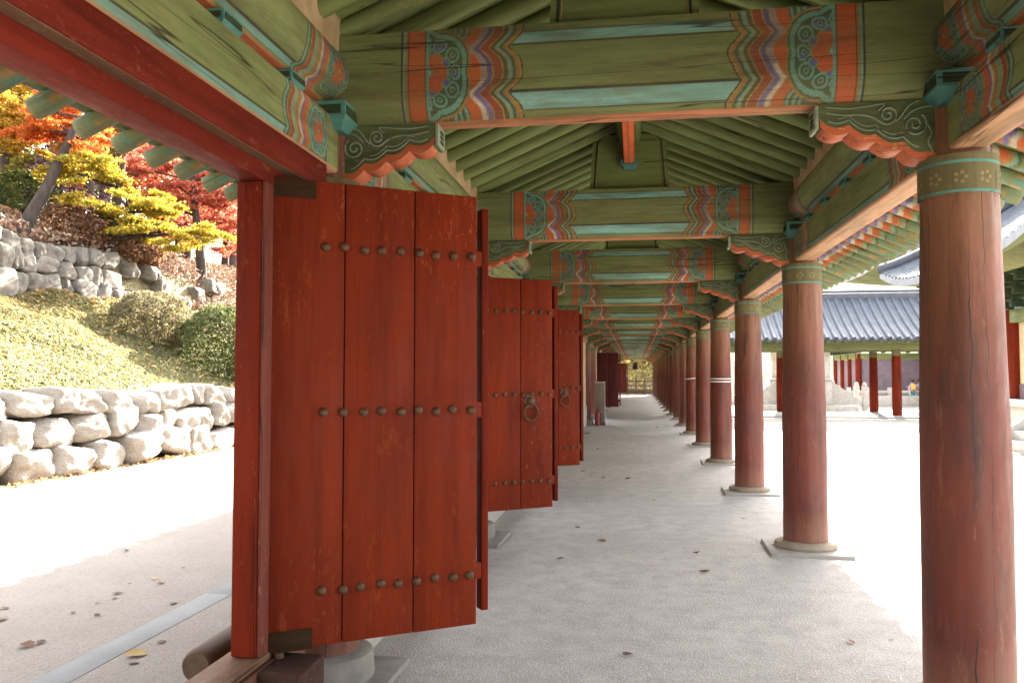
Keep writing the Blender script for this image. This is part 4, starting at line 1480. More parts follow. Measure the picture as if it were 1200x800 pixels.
# slim trunks and darker trees further up the hill
for i, (u, z, tu, tv, rr0, cs, cc, lb) in enumerate((
    (58, 23, 70, 130, .30, [(50, 150, 24, 1.2), (85, 120, 25, 1.3), (20, 185, 25, 1.1)], OLV, 'tall tree with thick dark trunk and olive leaves behind the yellow maple'),
    (118, 26, 122, 100, .14, [(120, 140, 27, 1.3), (150, 120, 27, 1.4), (95, 175, 28, 1.0)], OLV, 'slim straight tree with thin olive crown between red and orange maples'),
    (150, 30, 150, 100, .20, [(150, 150, 31, 1.7), (190, 140, 31, 1.6), (170, 190, 32, 1.4)], GRN, 'dark green tree with slender trunk deep in the wood'),
    (10, 30, 5, 90, .26, [(0, 200, 30, 1.6), (30, 220, 31, 1.3), (-20, 160, 30, 1.8), (15, 245, 31, 1.1)], GRN, 'dark evergreen low at the edge of the wood'),
    (215, 34, 220, 120, .24, [(210, 190, 35, 1.8), (250, 180, 35, 1.9), (230, 230, 35, 1.4)], OLV, 'olive tree rising behind the scarlet maple'),
    (90, 36, 90, 90, .26, [(80, 215, 37, 2.0), (120, 230, 37, 1.8), (60, 180, 37, 2.0)], GRN, 'broad green tree furthest up the hill'),
    (270, 40, 275, 110, .26, [(255, 200, 41, 2.2), (290, 190, 41, 2.2), (270, 240, 41, 1.8)], ORA, 'faded orange tree far along the bank'),
    (205, 29, 206, 150, .13, [(200, 225, 29, 1.1), (225, 245, 29.5, 1.0), (185, 250, 29, .9), (235, 215, 30, 1.1)], REDL, 'small red tree low between the scarlet maple and the wood'),
    (262, 33, 262, 130, .16, [(250, 250, 33, 1.2), (278, 245, 33, 1.3), (262, 215, 34, 1.3), (285, 265, 32, 1.1)], REDL, 'red tree nearest the door post in the wood'),
    (235, 46, 236, 130, .2, [(210, 262, 46, 1.9), (245, 262, 46, 2.0), (280, 258, 46, 2.0), (230, 225, 47, 2.4), (275, 220, 47, 2.4)], OLV, 'olive brown tree closing the view far along the bank'),
    (100, 21.5, 108, 120, .10, [(105, 135, 22, .7), (80, 120, 22, .7), (125, 115, 22, .7)], ORA, 'slender tree with small orange top beside the yellow maple'),
    (-5, 24, 5, 60, .2, [(10, 95, 24.5, 1.1), (45, 100, 25, 1.1), (-30, 85, 24.5, 1.2), (20, 65, 25, 1.2), (75, 105, 25.5, 1.0)], GOLD, 'tall golden tree above the leaning orange maple'),
    (118, 28, 120, 60, .18, [(110, 150, 28.5, 1.2), (140, 160, 29, 1.2), (85, 130, 29, 1.2), (165, 175, 29, 1.1), (120, 110, 29, 1.3)], ORA, 'orange tree filling the gap between the yellow and scarlet maples'),
    (180, 42, 180, 110, .26, [(150, 240, 43, 2.2), (190, 225, 43, 2.2), (120, 200, 43, 2.3)], BRN, 'rusty brown tree in the back row of the wood'),
)):
    tree('hill_tree', lb, on_hill(u, z), W(tu, tv, z), rr0, cl(cs), 0.085, cc, 8000, 'bark_dark', 'trees of the wood on the bank', 0.6)

def bush(name, label, center, rad, cols, n, leaf=0.03, dry=False):
    o_ = empty(name, center)
    tag(o_, label, 'bush')
    b = MB()
    for k in range(16):
        e = Vector((random.gauss(0, .45) * rad[0], random.gauss(0, .45) * rad[1], random.uniform(.3, .9) * rad[2] * 1.6))
        lp, lr = limb((random.gauss(0, .08), random.gauss(0, .08), -0.15), e, 0.016, 0.004, 0.12, 6, k)
        b.tube(lp, lr, 5)
    b.obj('stem', M['bark'], o_)
    d = rng.normal(size=(n, 3)); d /= np.linalg.norm(d, axis=1)[:, None]
    lum = np.array([1 + 0.20 * noise.noise(Vector(q) * 2.6) + .10 * noise.noise(Vector(q) * 7) for q in d])
    rr_s = lum * (1 - 0.16 * rng.random(n) ** 2)
    P = d * rr_s[:, None] * np.array(rad)
    P[:, 2] += rad[2] * 0.85
    P = P[P[:, 2] > -0.1]
    me = leaves_mesh('foliage', P, leaf, palette(len(P), cols, .3), M['leaf'], 1.2, 'leaf', d[:len(P)] * 0.8)
    link(bpy.data.objects.new('foliage', me), o_)
    return o_
HG = [(0.085, 0.10, 0.03), (0.06, 0.075, 0.024), (0.12, 0.125, 0.045)]
HT = [(0.17, 0.145, 0.07), (0.21, 0.165, 0.09), (0.12, 0.125, 0.05), (0.22, 0.17, 0.10)]
p = W(262, 440, 16.9)
bush('clipped_bush', 'rounded dark green clipped bush beside the door post', (p.x, p.y, gz(p.x, p.y) - 0.1), (0.85, 0.95, 0.80), HG, 16000)
p = W(180, 440, 16.9)
bush('clipped_bush', 'tan and green clipped bush on the grassy bank', (p.x, p.y, gz(p.x, p.y) - 0.15), (0.75, 1.0, 0.62), HT, 14000)
for (u, z, cs, rd, lb) in ((92, 19.0, BRN, (.7, .9, .75), 'rusty dry shrub under the yellow maple'), (150, 20.2, BRN, (.8, 1.0, .6), 'low dry brown shrub at the end of the upper wall'),
                           (70, 22, [(0.05, 0.03, 0.035), (0.08, 0.045, 0.045)], (1.0, 1.0, 1.5), 'dark purplish shrub between the maple trunks'), (28, 21, GRN, (.8, .9, .9), 'green shrub behind the leaning trunk')):
    p = W(u, 440, z)
    bush('wild_shrub', lb, (p.x, p.y, gz(p.x, p.y) - .1), rd, cs, 5000, 0.05)

# grass, ground cover and leaf litter on the bank
def bank_points(n, x0, x1, y0, y1):
    x = rng.uniform(x0, x1, n); yv = rng.uniform(y0, y1, n)
    return np.stack([x, yv, hill(x, yv)], 1)
P = bank_points(95000, -11.8, -7.72, 6.5, 21)
keep = rng.random(len(P)) < 0.35 + 0.65 * np.clip((P[:, 0] + 11.8) / 2.2, 0, 1)
P = P[keep]
dryf = np.clip((-9.2 - P[:, 0]) / 2.4 + rng.normal(size=len(P)) * .25, 0, 1)[:, None]
gcol = palette(len(P), [(0.235, 0.225, 0.105), (0.30, 0.275, 0.15), (0.16, 0.175, 0.07), (0.33, 0.29, 0.165)]) * (1 - dryf) + palette(len(P), [(0.20, 0.145, 0.06), (0.11, 0.12, 0.04), (0.23, 0.165, 0.075)]) * dryf
P[:, 2] += 0.03
n = len(P)
nv = rng.normal(size=(n, 3)); nv[:, 2] *= 0.3
me = leaves_mesh('grass', P, 0.050, gcol, M['leaf'], 1.2, 'leaf')
o = link(bpy.data.objects.new('grass', me)); o['kind'] = 'stuff'; o['label'] = 'pale grass and ground cover on the bank'
P = bank_points(3000, -11.9, -7.8, 6.5, 21)
P[:, 2] += 0.07
me = leaves_mesh('leaf_litter', P, 0.034, palette(len(P), [(0.60, 0.42, 0.08), (0.50, 0.20, 0.06), (0.36, 0.18, 0.08), (0.55, 0.36, 0.10)]), M['dry_leaf'], .5, 'maple')
o = link(bpy.data.objects.new('leaf_litter', me)); o['kind'] = 'stuff'; o['label'] = 'yellow and rust leaves scattered over the bank'
# dry pinkish undergrowth beyond the upper wall
P = np.concatenate([bank_points(26000, -16.5, -9.4, 18.5, 42), bank_points(6000, -15, -12.0, 12, 21)])
P[:, 2] += rng.uniform(0, .5, len(P))
me = leaves_mesh('undergrowth', P, 0.06, palette(len(P), [(0.22, 0.13, 0.085), (0.28, 0.20, 0.14), (0.15, 0.09, 0.055), (0.32, 0.25, 0.17), (0.27, 0.12, 0.07)]), M['dry_leaf'], 1.5, 'leaf')
o = link(bpy.data.objects.new('undergrowth', me)); o['kind'] = 'stuff'; o['label'] = 'dry pinkish brown undergrowth on the bank'
# leaves gathered at the foot of the boulder wall
x = -7.38 + np.abs(rng.normal(size=420)) * 0.13; yv = rng.uniform(6, 13.5, 420)
P = np.stack([x, yv, np.full(420, GL + 0.015) + rng.random(420) * .02], 1)
me = leaves_mesh('gathered_leaves', P, 0.045, palette(420, [(0.45, 0.28, 0.12), (0.36, 0.20, 0.09), (0.52, 0.36, 0.16)]), M['dry_leaf'], .4, 'leaf')
o = link(bpy.data.objects.new('gathered_leaves', me)); o['kind'] = 'stuff'; o['label'] = 'dry leaves gathered at the foot of the boulder wall'

# golden trees beyond the end of the corridor
def end_bank(x, y):
    return -0.6 + 0.42 * np.clip(y - 72, 0, 40) + 0.15 * np.sin(x * 1.3) * np.sin(y * 0.9)
sheet('end_bank', -40, 40, 71.5, 116, 0, M['soil'], 60, 60, end_bank)
xg = rng.uniform(-7, 5, 9000); yg = rng.uniform(72, 92, 9000)
P = np.stack([xg, yg, end_bank(xg, yg) + 0.08], 1)
me = leaves_mesh('golden_undergrowth', P, 0.16, palette(9000, [(0.44, 0.33, 0.10), (0.36, 0.25, 0.06), (0.48, 0.40, 0.17), (0.22, 0.20, 0.07)]), M['dry_leaf'], 1.2, 'leaf')
o = link(bpy.data.objects.new('golden_undergrowth', me)); o['kind'] = 'stuff'; o['label'] = 'golden undergrowth on the bank beyond the corridor end'
for i, (x, yv, lb) in enumerate(((-3.5, 80, 'golden tree left of centre beyond the end of the corridor'), (3.2, 82, 'pale golden tree beyond the corridor end railing'))):
    cs = [(Vector((x + random.gauss(0, 2.0), yv + random.gauss(0, 1.2), 2.0 + random.random() * 8)), 1.7) for _ in range(20)]
    tree('golden_tree', lb, (x, yv, float(end_bank(np.array(x), np.array(yv)))), (x + .3, yv, 8), .25, cs, 0.13, [(0.40, 0.30, 0.08), (0.33, 0.22, 0.05), (0.46, 0.37, 0.15), (0.20, 0.18, 0.05)], 22000, 'bark', None, .8)

# ------------------------------------------------------------------ fallen leaves, each its own thing
def fallen_leaf(u, v, z_ground, size, colr, label, group):
    d = (v - 440) / FPX
    zc = (CAMZ - z_ground) / d
    p = W(u, v, zc)
    me_name = 'fallen_leaf'
    b = []
    n = 9
    vs, fs = [], []
    cu = random.uniform(.15, .5)
    for i in range(n):
        t = i / (n - 1)
        wd = math.sin(math.pi * min(1, t * 1.02)) ** 0.8 * 0.36 * (1 + .15 * math.sin(t * 17 + u))
        for s_ in (-1, 0, 1):
            vs.append(((t - .5), s_ * wd, cu * (abs(s_) * wd * .9 + (t - .5) ** 2 * .6) + .02))
    for i in range(n - 1):
        for k in range(2):
            a = i * 3 + k
            fs.append((a, a + 1, a + 4, a + 3))
    n0 = len(vs)
    vs += [(0.5, -0.015, .06), (0.75, 0, .12), (0.5, 0.015, .06)]
    fs.append((n0, n0 + 1, n0 + 2))
    me = bpy.data.meshes.new(me_name)
    me.from_pydata(vs, [], fs)
    me.materials.append(M['dry_leaf'])
    at = me.color_attributes.new('Col', 'FLOAT_COLOR', 'POINT')
    c4 = np.ones((len(vs), 4), np.float32); c4[:, :3] = colr
    at.data.foreach_set('color', c4.ravel())
    me.polygons.foreach_set('use_smooth', [True] * len(me.polygons))
    o = link(bpy.data.objects.new(me_name, me))
    o.location = (p.x, p.y, z_ground + 0.003)
    o.scale = (size,) * 3
    o.rotation_euler = (random.uniform(-.15, .15), random.uniform(-.15, .15), random.uniform(0, 6.28))
    tag(o, label, 'leaf', group)
    return o
BR, DB, YL, RD = (0.16, 0.06, 0.03), (0.07, 0.03, 0.022), (0.45, 0.30, 0.10), (0.34, 0.07, 0.05)
for (u, v, s_, c) in ((823, 667, .075, BR), (814, 646, .06, DB), (733, 762, .055, DB), (991, 748, .05, BR), (676, 616, .06, DB), (704, 632, .075, (.22, .12, .07)),
                      (683, 551, .07, DB), (735, 560, .07, BR), (707, 559, .06, BR), (693, 557, .05, DB), (869, 606, .045, BR), (1038, 745, .03, DB),
                      (718, 520, .08, BR), (700, 526, .06, DB), (687, 583, .04, BR), (656, 652, .05, BR), (770, 500, .07, DB), (765, 585, .04, BR), (740, 530, .05, DB)):
    fallen_leaf(u, v, 0.001, s_ * 1.3, c, 'small dry brown leaf lying on the grey corridor floor', 'fallen leaves on the corridor floor')
for (u, v, s_, c, lb) in ((48, 665, .085, YL, 'yellow'), (13, 709, .075, BR, 'brown'), (10, 722, .10, (.26, .17, .09), 'brown'), (83, 638, .06, RD, 'brown'), (171, 613, .05, DB, 'brown'), (153, 643, .07, DB, 'brown'),
                      (182, 617, .05, BR, 'brown'), (128, 605, .07, YL, 'yellow'), (121, 589, .04, DB, 'brown'), (143, 692, .085, DB, 'brown'), (140, 698, .05, DB, 'brown'), (185, 675, .085, (.36, .24, .12), 'brown'), (193, 680, .09, (.36, .24, .12), 'brown'),
                      (157, 681, .04, DB, 'brown'), (92, 714, .05, DB, 'brown'), (120, 717, .06, DB, 'brown'), (120, 704, .04, BR, 'brown'), (40, 752, .12, BR, 'brown'), (56, 748, .08, DB, 'brown'), (5, 750, .06, BR, 'brown'),
                      (263, 577, .06, YL, 'yellow'), (20, 610, .04, DB, 'brown'), (233, 590, .03, DB, 'brown'), (219, 663, .05, DB, 'brown')):
    fallen_leaf(u, v, GL + .001, s_ * .72, c, 'dry %s leaf lying on the sandy path outside the doors' % lb, 'fallen leaves on the path')
for (u, v, s_, c) in ((208, 704, .06, DB), (165, 763, .11, YL), (195, 748, .06, DB), (163, 772, .05, BR)):
    fallen_leaf(u, v, GL - .003, s_, c, 'dry leaf lying between the kerb and the door sill', 'fallen leaves by the sill')

# ------------------------------------------------------------------ the log by the door sill
b = MB()
prof = []
pts = [(-1.86, 3.30 + t, GL + 0.07) for t in (0, .012, .03, .25, .42, .52, .57, .585)]
b.tube(pts, [0.062, 0.070, 0.073, 0.074, 0.073, 0.069, 0.055, 0.03], 24)
tag(b.obj('log', M['log']), 'short round brown log lying outside against the door sill', 'log')

# ------------------------------------------------------------------ things along the corridor
cab = empty('cabinet', (-1.13, 26.2, 0))
tag(cab, 'slim grey brown upright cabinet standing by the far left columns', 'cabinet')
MB().box(-0.15, 0.15, -0.12, 0.12, 0.08, 1.33, 0.01).obj('body', M['cabinet'], cab)
MB().box(-0.17, 0.17, -0.14, 0.14, 1.331, 1.37, 0.008).obj('top', M['granite_pale'], cab)
MB().box(-0.17, 0.17, -0.14, 0.14, 0.0, 0.079, 0.008).obj('base', M['wood_rail'], cab)
MB().box(0.151, 0.16, -0.10, 0.10, 0.12, 1.29, 0.003).obj('side_panel', M['granite_pale'], cab)
ex = empty('fire_extinguisher', (-1.20, 25.8, 0))
tag(ex, 'red fire extinguisher on the floor in front of the cabinet', 'extinguisher')
MB().lathe([(0.07, 0), (0.08, 0.01), (0.08, 0.36), (0.068, 0.42), (0.035, 0.455), (0.03, 0.47)], n=20).obj('cylinder', M['red_enamel'], ex)
MB().lathe([(0.022, 0.471), (0.022, 0.52)], n=10).box(-0.015, 0.015, -0.10, 0.03, 0.521, 0.545, 0.003).obj('valve_handle', M['black_rubber'], ex)
MB().tube([(0.0, -0.03, 0.50), (0.08, -0.06, 0.47), (0.105, -0.03, 0.32), (0.095, 0, 0.12)], 0.012, 8).obj('hose', M['black_rubber'], ex)
bl = empty('bronze_bell', (-0.02, 40.0, 1.86))
tag(bl, 'small dark bell hanging from the ceiling far down the corridor', 'bell')
MB().lathe([(0.14, 0.0), (0.145, 0.03), (0.12, 0.14), (0.10, 0.26), (0.07, 0.33), (0.02, 0.36)], n=20).obj('body', M['bronze'], bl)
MB().tube([(0, 0, 0.361), (0, 0, 0.93)], 0.008, 6).obj('hanging_cord', M['bronze'], bl)
for (ln, zs, tl, lb) in ((4, (1.505, 1.455), 0.0, 'white rope wound twice around the fourth visible red column'), (6, (1.49,), 0.02, 'single white rope tied around a further red column')):
    b = MB()
    for z in zs:
        n = 40
        b.tube([(0.199 * math.cos(2 * math.pi * i / n), 0.199 * math.sin(2 * math.pi * i / n), z + tl * math.cos(2 * math.pi * i / n)) for i in range(n + 1)], 0.011, 6)
    tag(b.obj('rope', M['rope'], None, (XR, LINES[ln], 0)), lb, 'rope')
rl = empty('wooden_railing', (0, YEND + 2.3, 0))
tag(rl, 'low weathered wooden railing closing the far end of the corridor', 'railing')
for k in range(5):
    MB().box(-1.5 + k * .72, -1.38 + k * .72, -0.06, 0.06, 0, 1.25, 0.01).lathe([(0.07, 1.251), (0.085, 1.30), (0.05, 1.37), (0.01, 1.40)], -1.44 + k * .72, 0, 12).obj('post', M['wood_rail'], rl)
for z in (0.35, 0.72, 1.06):
    MB().box(-1.6, 1.6, -0.03, 0.03, z, z + .09, 0.008).obj('rail', M['wood_rail'], rl)
MB().box(-1.6, 1.6, -0.025, 0.025, 0.06, 0.34, 0.0).obj('lower_board', M['wood_rail'], rl)

# ------------------------------------------------------------------ cross gallery over the courtyard
gal = empty('cross_gallery', (8, 33.9, 0))
tag(gal, 'tiled gallery with red columns crossing the far side of the courtyard', 'gallery')
GX0, GX1 = 2.9, 24.0
gy0, gy1 = 32.4, 35.4
gof = Vector((8, 33.9, 0))
def gpart(b, name, mats, smooth=True):
    o = b.obj(name, mats, gal, smooth=smooth)
    o.location = -gof
    return o
for x in (5.95, 9.62, 13.28, 16.95, 20.6):
    for yy in (gy0, gy1):
        b = MB().lathe([(0.17, 0.08), (0.17, 1.2), (0.155, 2.3)], x, yy, 24)
        gpart(b, 'column', M['column_far'] if 'column_far' in M else M['frame'])
        gpart(MB().lathe([(0.158, 2.3), (0.158, 2.52)], x, yy, 24), 'column_head', M['band_tan'])
        gpart(MB().box(x - .3, x + .3, yy - .3, yy + .3, -0.02, 0.079, .01), 'plinth', M['granite_pale'])
gpart(MB().box(GX0, GX1, gy0 - .75, gy1 + .75, -0.3, 0.06, 0.02), 'stone_platform', M['kerb'])
for yy in (gy0, gy1):
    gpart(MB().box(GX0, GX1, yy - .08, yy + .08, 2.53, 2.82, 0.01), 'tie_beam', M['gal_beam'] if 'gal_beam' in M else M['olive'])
    gpart(MB().box(GX0, GX1, yy - .06, yy + .06, 2.86, 3.10, 0.01), 'eave_purlin', M['olive'])
gmid = (gy0 + gy1) / 2
for sgn in (1, -1):
    for kx, x in enumerate(np.arange(GX0 + .1, GX1, RAF)):
        b = MB()
        b.tube([(x, gmid, 3.98), (x, gmid + sgn * 2.6, 3.98 - .46 * 2.6)], 0.06, 8)
        if sgn < 0 and x < 13:
            gpart(b, 'rafter', M['teal_raf'] if 'teal_raf' in M else M['olive'])
b = MB()
for sgn in (1, -1):
    b.add([(GX0, gmid, 4.06), (GX1, gmid, 4.06), (GX1, gmid + sgn * 2.58, 2.87), (GX0, gmid + sgn * 2.58, 2.87)], [(0, 1, 2, 3)])
gpart(b, 'ceiling_board', M['olive'], False)
o = roof_sheet('tiled_roof', (GX0, GX1), 2.86, 4.66, 2.87, 0.07, gal, 0.10, 'x', gmid)
o.location = -gof
gpart(MB().box(GX0, GX1, gmid - .16, gmid + .16, 4.56, 4.80, 0.02).box(GX0, GX1, gmid - .12, gmid + .12, 4.80, 4.93, 0.03), 'roof_ridge', M['tile_dark'])

# ------------------------------------------------------------------ halls
def hall(name, label, x0, x1, y0, y1, zb, ztop, eave, over, ridge, parts_wall, col_r=0.2, ncol=4):
    h = empty(name, (x0, y0, 0))
    tag(h, label, 'hall')
    off_ = Vector((-x0, -y0, 0))
    def hp(b, nm, mats, smooth=True):
        o = b.obj(nm, mats, h, smooth=smooth); o.location = off_; return o
    hp(MB().box(x0 - 1.0, x1 + 1.0, y0 - 1.0, y1 + 1.0, -0.4, zb - 0.121, 0.02).box(x0 - 1.1, x1 + 1.1, y0 - 1.1, y1 + 1.1, zb - 0.12, zb, 0.02), 'stone_base', M['granite_pale'])
    hp(MB().box(x0 + .05, x1 - .05, y0 + .05, y1 - .05, zb, ztop, 0), 'wall', M['plaster'], False)
    hp(MB().box(x0 + .02, x1 - .02, y0 + .02, y1 - .02, zb + .002, zb + parts_wall, 0.01), 'lower_boards', M['purple'])
    for i in range(ncol):
        for (xa, ya) in ((x0 + (x1 - x0) * i / (ncol - 1), y0), (x0, y0 + (y1 - y0) * i / (ncol - 1))):
            if i == 0 and ya == y0 and xa == x0 and (xa, ya) != (x0, y0): continue
            if i == 0 and (xa, ya) == (x0, y0) and getattr(h, 'name', '') in _done: continue
            if i == 0: _done.add(h.name)
            hp(MB().lathe([(col_r, zb), (col_r * .95, ztop)], xa, ya, 20), 'column', M['frame'])
    hp(MB().box(x0 - .15, x1 + .15, y0 - .15, y1 + .15, ztop - .35, ztop, 0.01), 'tie_beam', M['olive'])
    # bracket tiers
    b = MB()
    for t in range(3):
        s_ = 0.25 + t * .28
        zz = ztop + t * (eave - ztop) / 3
        nxb = int((x1 - x0) / 0.7); nyb = int((y1 - y0) / 0.7)
        for i in range(nxb + 1):
            xa = x0 + (x1 - x0) * i / nxb
            b.box(xa - .09, xa + .09, y0 - s_ - .15, y0, zz + .02, zz + .22, 0.01)
        for i in range(nyb + 1):
            ya = y0 + (y1 - y0) * i / nyb
            b.box(x0 - s_ - .15, x0, ya - .09, ya + .09, zz + .02, zz + .22, 0.01)
        b.box(x0 - s_, x1 + s_, y0 - s_ - .03, y0 - s_ + .05, zz + .22, zz + .30, 0.005)
        b.box(x0 - s_ - .03, x0 - s_ + .05, y0 - s_, y1 + s_, zz + .22, zz + .30, 0.005)
    hp(b, 'bracket_tier', M['darkgreen'])
    # hipped roof with upturned corners
    X0, X1, Yy0, Yy1 = x0 - over, x1 + over, y0 - over, y1 + over
    ry = (Yy0 + Yy1) / 2
    rx0, rx1 = X0 + (Yy1 - Yy0) * .42, X1 - (Yy1 - Yy0) * .42
    def lift(t): return 0.55 * (abs(2 * t - 1)) ** 3.2
    b = MB(); bt = MB()
    sides = (((X0, Yy0), (X1, Yy0), (rx0, ry), (rx1, ry)), ((X1, Yy0), (X1, Yy1), (rx1, ry), (rx1, ry)),
             ((X1, Yy1), (X0, Yy1), (rx1, ry), (rx0, ry)), ((X0, Yy1), (X0, Yy0), (rx0, ry), (rx0, ry)))
    for (a, c, ra, rc) in sides:
        Ls = math.hypot(c[0] - a[0], c[1] - a[1])
        n = int(Ls / RAF * 10)
        m = 12
        vs, vb, fs = [], [], []
        for i in range(n + 1):
            t = i / n
            for j in range(m + 1):
                u = j / m
                ex_, ey_ = a[0] + (c[0] - a[0]) * t, a[1] + (c[1] - a[1]) * t
                rx_, ry_ = ra[0] + (rc[0] - ra[0]) * t, ra[1] + (rc[1] - ra[1]) * t
                z0 = eave + lift(t)
                zz = z0 + (ridge - z0) * (u ** 1.35)
                tile_h = float(tile_rows(np.array(t * Ls))) * (1 - u * .3)
                vs.append((ex_ + (rx_ - ex_) * u, ey_ + (ry_ - ey_) * u, zz + tile_h))
                vb.append((ex_ + (rx_ - ex_) * u, ey_ + (ry_ - ey_) * u, zz - 0.16))
        N = len(vs)
        for i in range(n):
            for j in range(m):
                q = i * (m + 1) + j
                fs.append((q, q + m + 1, q + m + 2, q + 1))
            q = i * (m + 1)
            fs.append((q, q + N, q + m + 1 + N, q + m + 1))
        b.add(vs + vb, fs, 0)
        fb = [(q, q + 1, q + m + 2, q + m + 1) for i in range(n) for j in range(m) for q in [i * (m + 1) + j]]
        bt.add(vb, fb)
    hp(b, 'tiled_roof', M['tile'])
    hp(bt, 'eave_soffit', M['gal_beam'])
    rg = MB().box(rx0 - .1, rx1 + .1, ry - .18, ry + .18, ridge - .05, ridge + .45, .03)
    for (a, r_) in (((X0, Yy0), (rx0, ry)), ((X1, Yy0), (rx1, ry)), ((X0, Yy1), (rx0, ry)), ((X1, Yy1), (rx1, ry))):
        pts = []
        for j in range(13):
            u = j / 12
            z0 = eave + lift(0)
            pts.append((a[0] + (r_[0] - a[0]) * u, a[1] + (r_[1] - a[1]) * u, z0 + (ridge - z0) * u ** 1.35 + .10))
        rg.tube(pts, 0.15, 10)
    hp(rg, 'roof_ridge', M['tile_dark'])
    return h
_done = set()
hall('far_hall', 'tall tiled hall with upturned eave corner rising beyond the cross gallery', 18.2, 30, 52, 54.6, 0.9, 6.7, 7.75, 4.7, 12.4, 1.4)
hb = hall('side_hall', 'near tiled hall with cream walls on a stone base beyond the first column', 9.9, 17, 18.6, 23.4, 0.95, 3.3, 4.1, 2.6, 7.4, 0.4)
# stone stair of the near hall
stq = empty('stone_stair', (8.95, 17.6, 0))
tag(stq, 'granite stair with sloping side slabs leading up to the near hall', 'stair')
for k in range(5):
    MB().box(-1.2 + k * .28, 0.5, 0, 1.6, k * .19, k * .19 + .188, .01).obj('step', M['granite_pale'], stq)
for yy in (-0.27, 1.61):
    MB().prism([(-1.45, 0), (0.5, 0), (0.5, 1.2), (0.25, 1.2), (-1.45, 0.12)], yy, yy + .26).obj('side_slab', M['granite_pale'], stq, smooth=False)

# stone pagoda stairs beyond the gallery
pg = empty('stone_pagoda', (8.35, 44.0, -0.28))
pg.scale = (0.86, 0.86, 0.92)
tag(pg, 'pale granite pagoda with railed stairs beyond the cross gallery', 'pagoda')
MB().box(-2.6, 2.6, -2.6, 2.6, 0, 0.42, 0.02).obj('foundation', M['granite_pale'], pg)
MB().box(-1.5, 1.5, -1.5, 1.5, 0.42, 1.75, 0.03).box(-1.6, 1.6, -1.6, 1.6, 1.751, 1.88, 0.03).obj('base_storey', M['granite_pale'], pg)
for sgn in (-1, 1):
    for yy in (-1.0, 0.75):
        a, c = sgn * 1.51, sgn * 3.2
        MB().prism([(a, 0.42), (c, 0.42), (c, 0.62), (a, 1.78)], yy, yy + .25).obj('stair_slab', M['granite_pale'], pg, smooth=False)
        MB().box(sgn * 3.45 - .14, sgn * 3.45 + .14, yy - .02, yy + .27, 0, 1.45, .03).lathe([(.12, 1.451), (.15, 1.5), (.08, 1.62), (.02, 1.66)], sgn * 3.45, yy + .12, 10).obj('newel_post', M['granite_pale'], pg)
    for k in range(5):
        x0_ = 1.51 + k * .32
        MB().box(min(sgn * x0_, sgn * (x0_ + .32)), max(sgn * x0_, sgn * (x0_ + .32)), -0.74, 0.74, 0.42, 1.70 - k * .25, .01).obj('step', M['granite_pale'], pg)
for (xa, ya) in ((-1.2, -1.2), (1.2, -1.2), (-1.2, 1.2), (1.2, 1.2)):
    MB().box(xa - .25, xa + .25, ya - .25, ya + .25, 1.881, 3.4, .03).obj('pillar', M['granite_pale'], pg)
MB().prism([(-2.4, 0), (2.4, 0), (2.5, .18), (1.6, .5), (-1.6, .5), (-2.5, .18)], -2.4, 2.4).obj('roof_slab', M['granite_pale'], pg, (0, 0, 0), smooth=False).location = (0, 0, 3.41)
MB().lathe([(1.2, 3.92), (1.2, 4.5), (1.6, 4.55), (1.2, 4.9), (.8, 4.95), (.8, 5.6), (1.0, 5.7), (.3, 6.2), (.12, 7.4), (.02, 7.6)], n=8).obj('upper_storey', M['granite_pale'], pg, smooth=False)

# low terrace wall and shrine further back
tw = empty('terrace_wall', (9, 53.4, -0.28))
tag(tw, 'low pale stone terrace wall with railing behind the pagoda', 'wall')
MB().box(-7, 12, 0, .5, 0, .62, .02).obj('wall', M['granite_pale'], tw)
for k in range(16):
    MB().box(-6.8 + k * 1.2, -6.58 + k * 1.2, .12, .36, .621, 1.12, .02).obj('rail_post', M['granite_pale'], tw)
MB().box(-6.9, 11.4, .17, .31, .82, .93, .01).obj('rail', M['granite_pale'], tw)
hall('shrine', 'low shrine with faded purple board walls behind the cross gallery', 14.3, 21, 56, 62, 0.5, 3.0, 3.5, 1.4, 5.2, 2.1)

# ------------------------------------------------------------------ two visitors beyond the gallery
def skinned(name, joints, edges, radii, mat, parent, sub=2):
    me = bpy.data.meshes.new(name)
    me.from_pydata(joints, edges, [])
    o = bpy.data.objects.new(name, me)
    link(o, parent)
    me.materials.append(mat)
    sk = o.modifiers.new('skin', 'SKIN')
    for i, r_ in enumerate(radii):
        me.skin_vertices[0].data[i].radius = (r_, r_)
    me.skin_vertices[0].data[0].use_root = True
    ss = o.modifiers.new('sub', 'SUBSURF'); ss.levels = sub; ss.render_levels = sub
    sk.use_smooth_shade = True
    return o
def attach_skin(name, joints, edges, radii, mat, parent):
    me = bpy.data.meshes.new(name)
    me.from_pydata(joints, edges, [])
    o = bpy.data.objects.new(name, me)
    me.materials.append(mat)
    link(o, parent)
    bm = bmesh.new(); bm.from_mesh(me)
    lay = bm.verts.layers.skin.verify()
    bm.verts.ensure_lookup_table()
    for i, r_ in enumerate(radii):
        bm.verts[i][lay].radius = (r_, r_)
        bm.verts[i][lay].use_root = (i == 0)
    bm.to_mesh(me); bm.free()
    sk = o.modifiers.new('skin', 'SKIN'); sk.use_smooth_shade = True
    ss = o.modifiers.new('sub', 'SUBSURF'); ss.levels = 1; ss.render_levels = 2
    return o
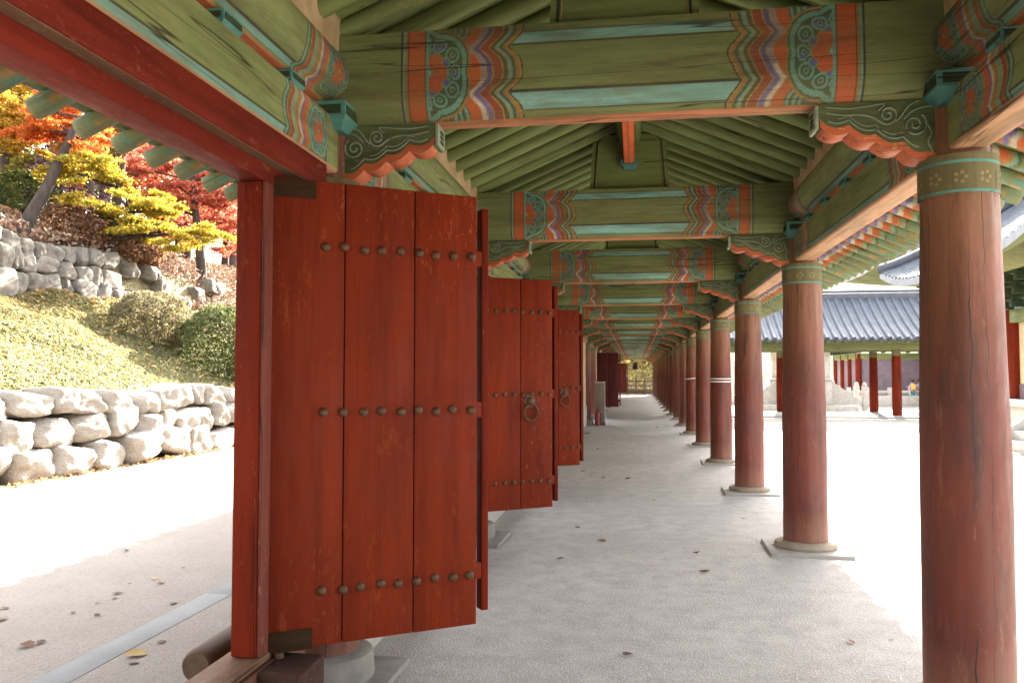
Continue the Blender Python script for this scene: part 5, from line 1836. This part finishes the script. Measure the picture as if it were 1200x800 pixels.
def visitor(label, loc, rz, top, trousers, scale=1.0):
    p_ = empty('person', loc, R(rz))
    p_.scale = (scale,) * 3
    tag(p_, label, 'person')
    J = [(0, 0, .92), (0, .01, 1.15), (0, .01, 1.36), (0, .0, 1.44), (0, -.01, 1.53), (0, -.015, 1.62),
         (.17, .01, 1.34), (.21, .03, 1.10), (.19, -.06, .90), (.19, -.10, .82), (-.17, .01, 1.34), (-.21, .03, 1.10), (-.19, -.06, .90), (-.19, -.10, .82),
         (.09, 0, .88), (.10, -.01, .50), (.10, .02, .10), (.11, -.12, .04), (-.09, 0, .88), (-.10, .03, .50), (-.10, .08, .10), (-.11, -.05, .04)]
    E = [(0, 1), (1, 2), (2, 3), (3, 4), (4, 5), (2, 6), (6, 7), (7, 8), (8, 9), (2, 10), (10, 11), (11, 12), (12, 13), (0, 14), (14, 15), (15, 16), (16, 17), (0, 18), (18, 19), (19, 20), (20, 21)]
    rad = [.13, .125, .13, .055, .085, .08, .06, .045, .035, .03, .06, .045, .035, .03, .085, .06, .042, .04, .085, .06, .042, .04]
    attach_skin('body', J, E, rad, M['skin'], p_)
    Jt = [(0, 0, .90), (0, .01, 1.15), (0, .01, 1.37), (.17, .01, 1.34), (.21, .03, 1.10), (.195, -.05, .93), (-.17, .01, 1.34), (-.21, .03, 1.10), (-.195, -.05, .93)]
    attach_skin('jacket', Jt, [(0, 1), (1, 2), (2, 3), (3, 4), (4, 5), (2, 6), (6, 7), (7, 8)], [.16, .15, .15, .08, .062, .052, .08, .062, .052], top, p_)
    Jr = [(0, 0, .93), (.09, 0, .86), (.10, -.01, .50), (.10, .02, .13), (-.09, 0, .86), (-.10, .03, .50), (-.10, .08, .13)]
    attach_skin('trousers', Jr, [(0, 1), (1, 2), (2, 3), (0, 4), (4, 5), (5, 6)], [.14, .105, .08, .06, .105, .08, .06], trousers, p_)
    hb_ = MB()
    hb_.lathe([(.03, 1.52), (.085, 1.55), (.098, 1.62), (.085, 1.69), (.03, 1.725)], 0, .025, 16)
    hb_.obj('hair', M['hair'], p_)
    return p_
ps = W(1068.5, 475, 50.5)
visitor('woman in lilac jacket and teal trousers standing beyond the gallery columns', (ps.x, ps.y, -0.28), 200, M['lilac'], M['teal_cloth'], .93)
ps2 = W(1077, 475, 51.5)
visitor('person in lilac top and navy trousers partly behind the nearest column', (ps2.x, ps2.y, -0.28), 30, M['lilac'], M['navy_cloth'], .95)
bgx = MB().box(-.13, .13, -.06, .06, 0, .34, .035)
bgx.tube([(-.09, .06, .30), (-.10, .14, .40), (-.10, .2, .25), (-.09, .07, .05)], .014, 6)
bgx.tube([(.09, .06, .30), (.10, .14, .40), (.10, .2, .25), (.09, .07, .05)], .014, 6)
tag(bgx.obj('backpack', M['yellow_cloth'], None, (ps.x - .02, ps.y - .22, 0.70)), 'yellow backpack worn by the woman in lilac', 'bag')
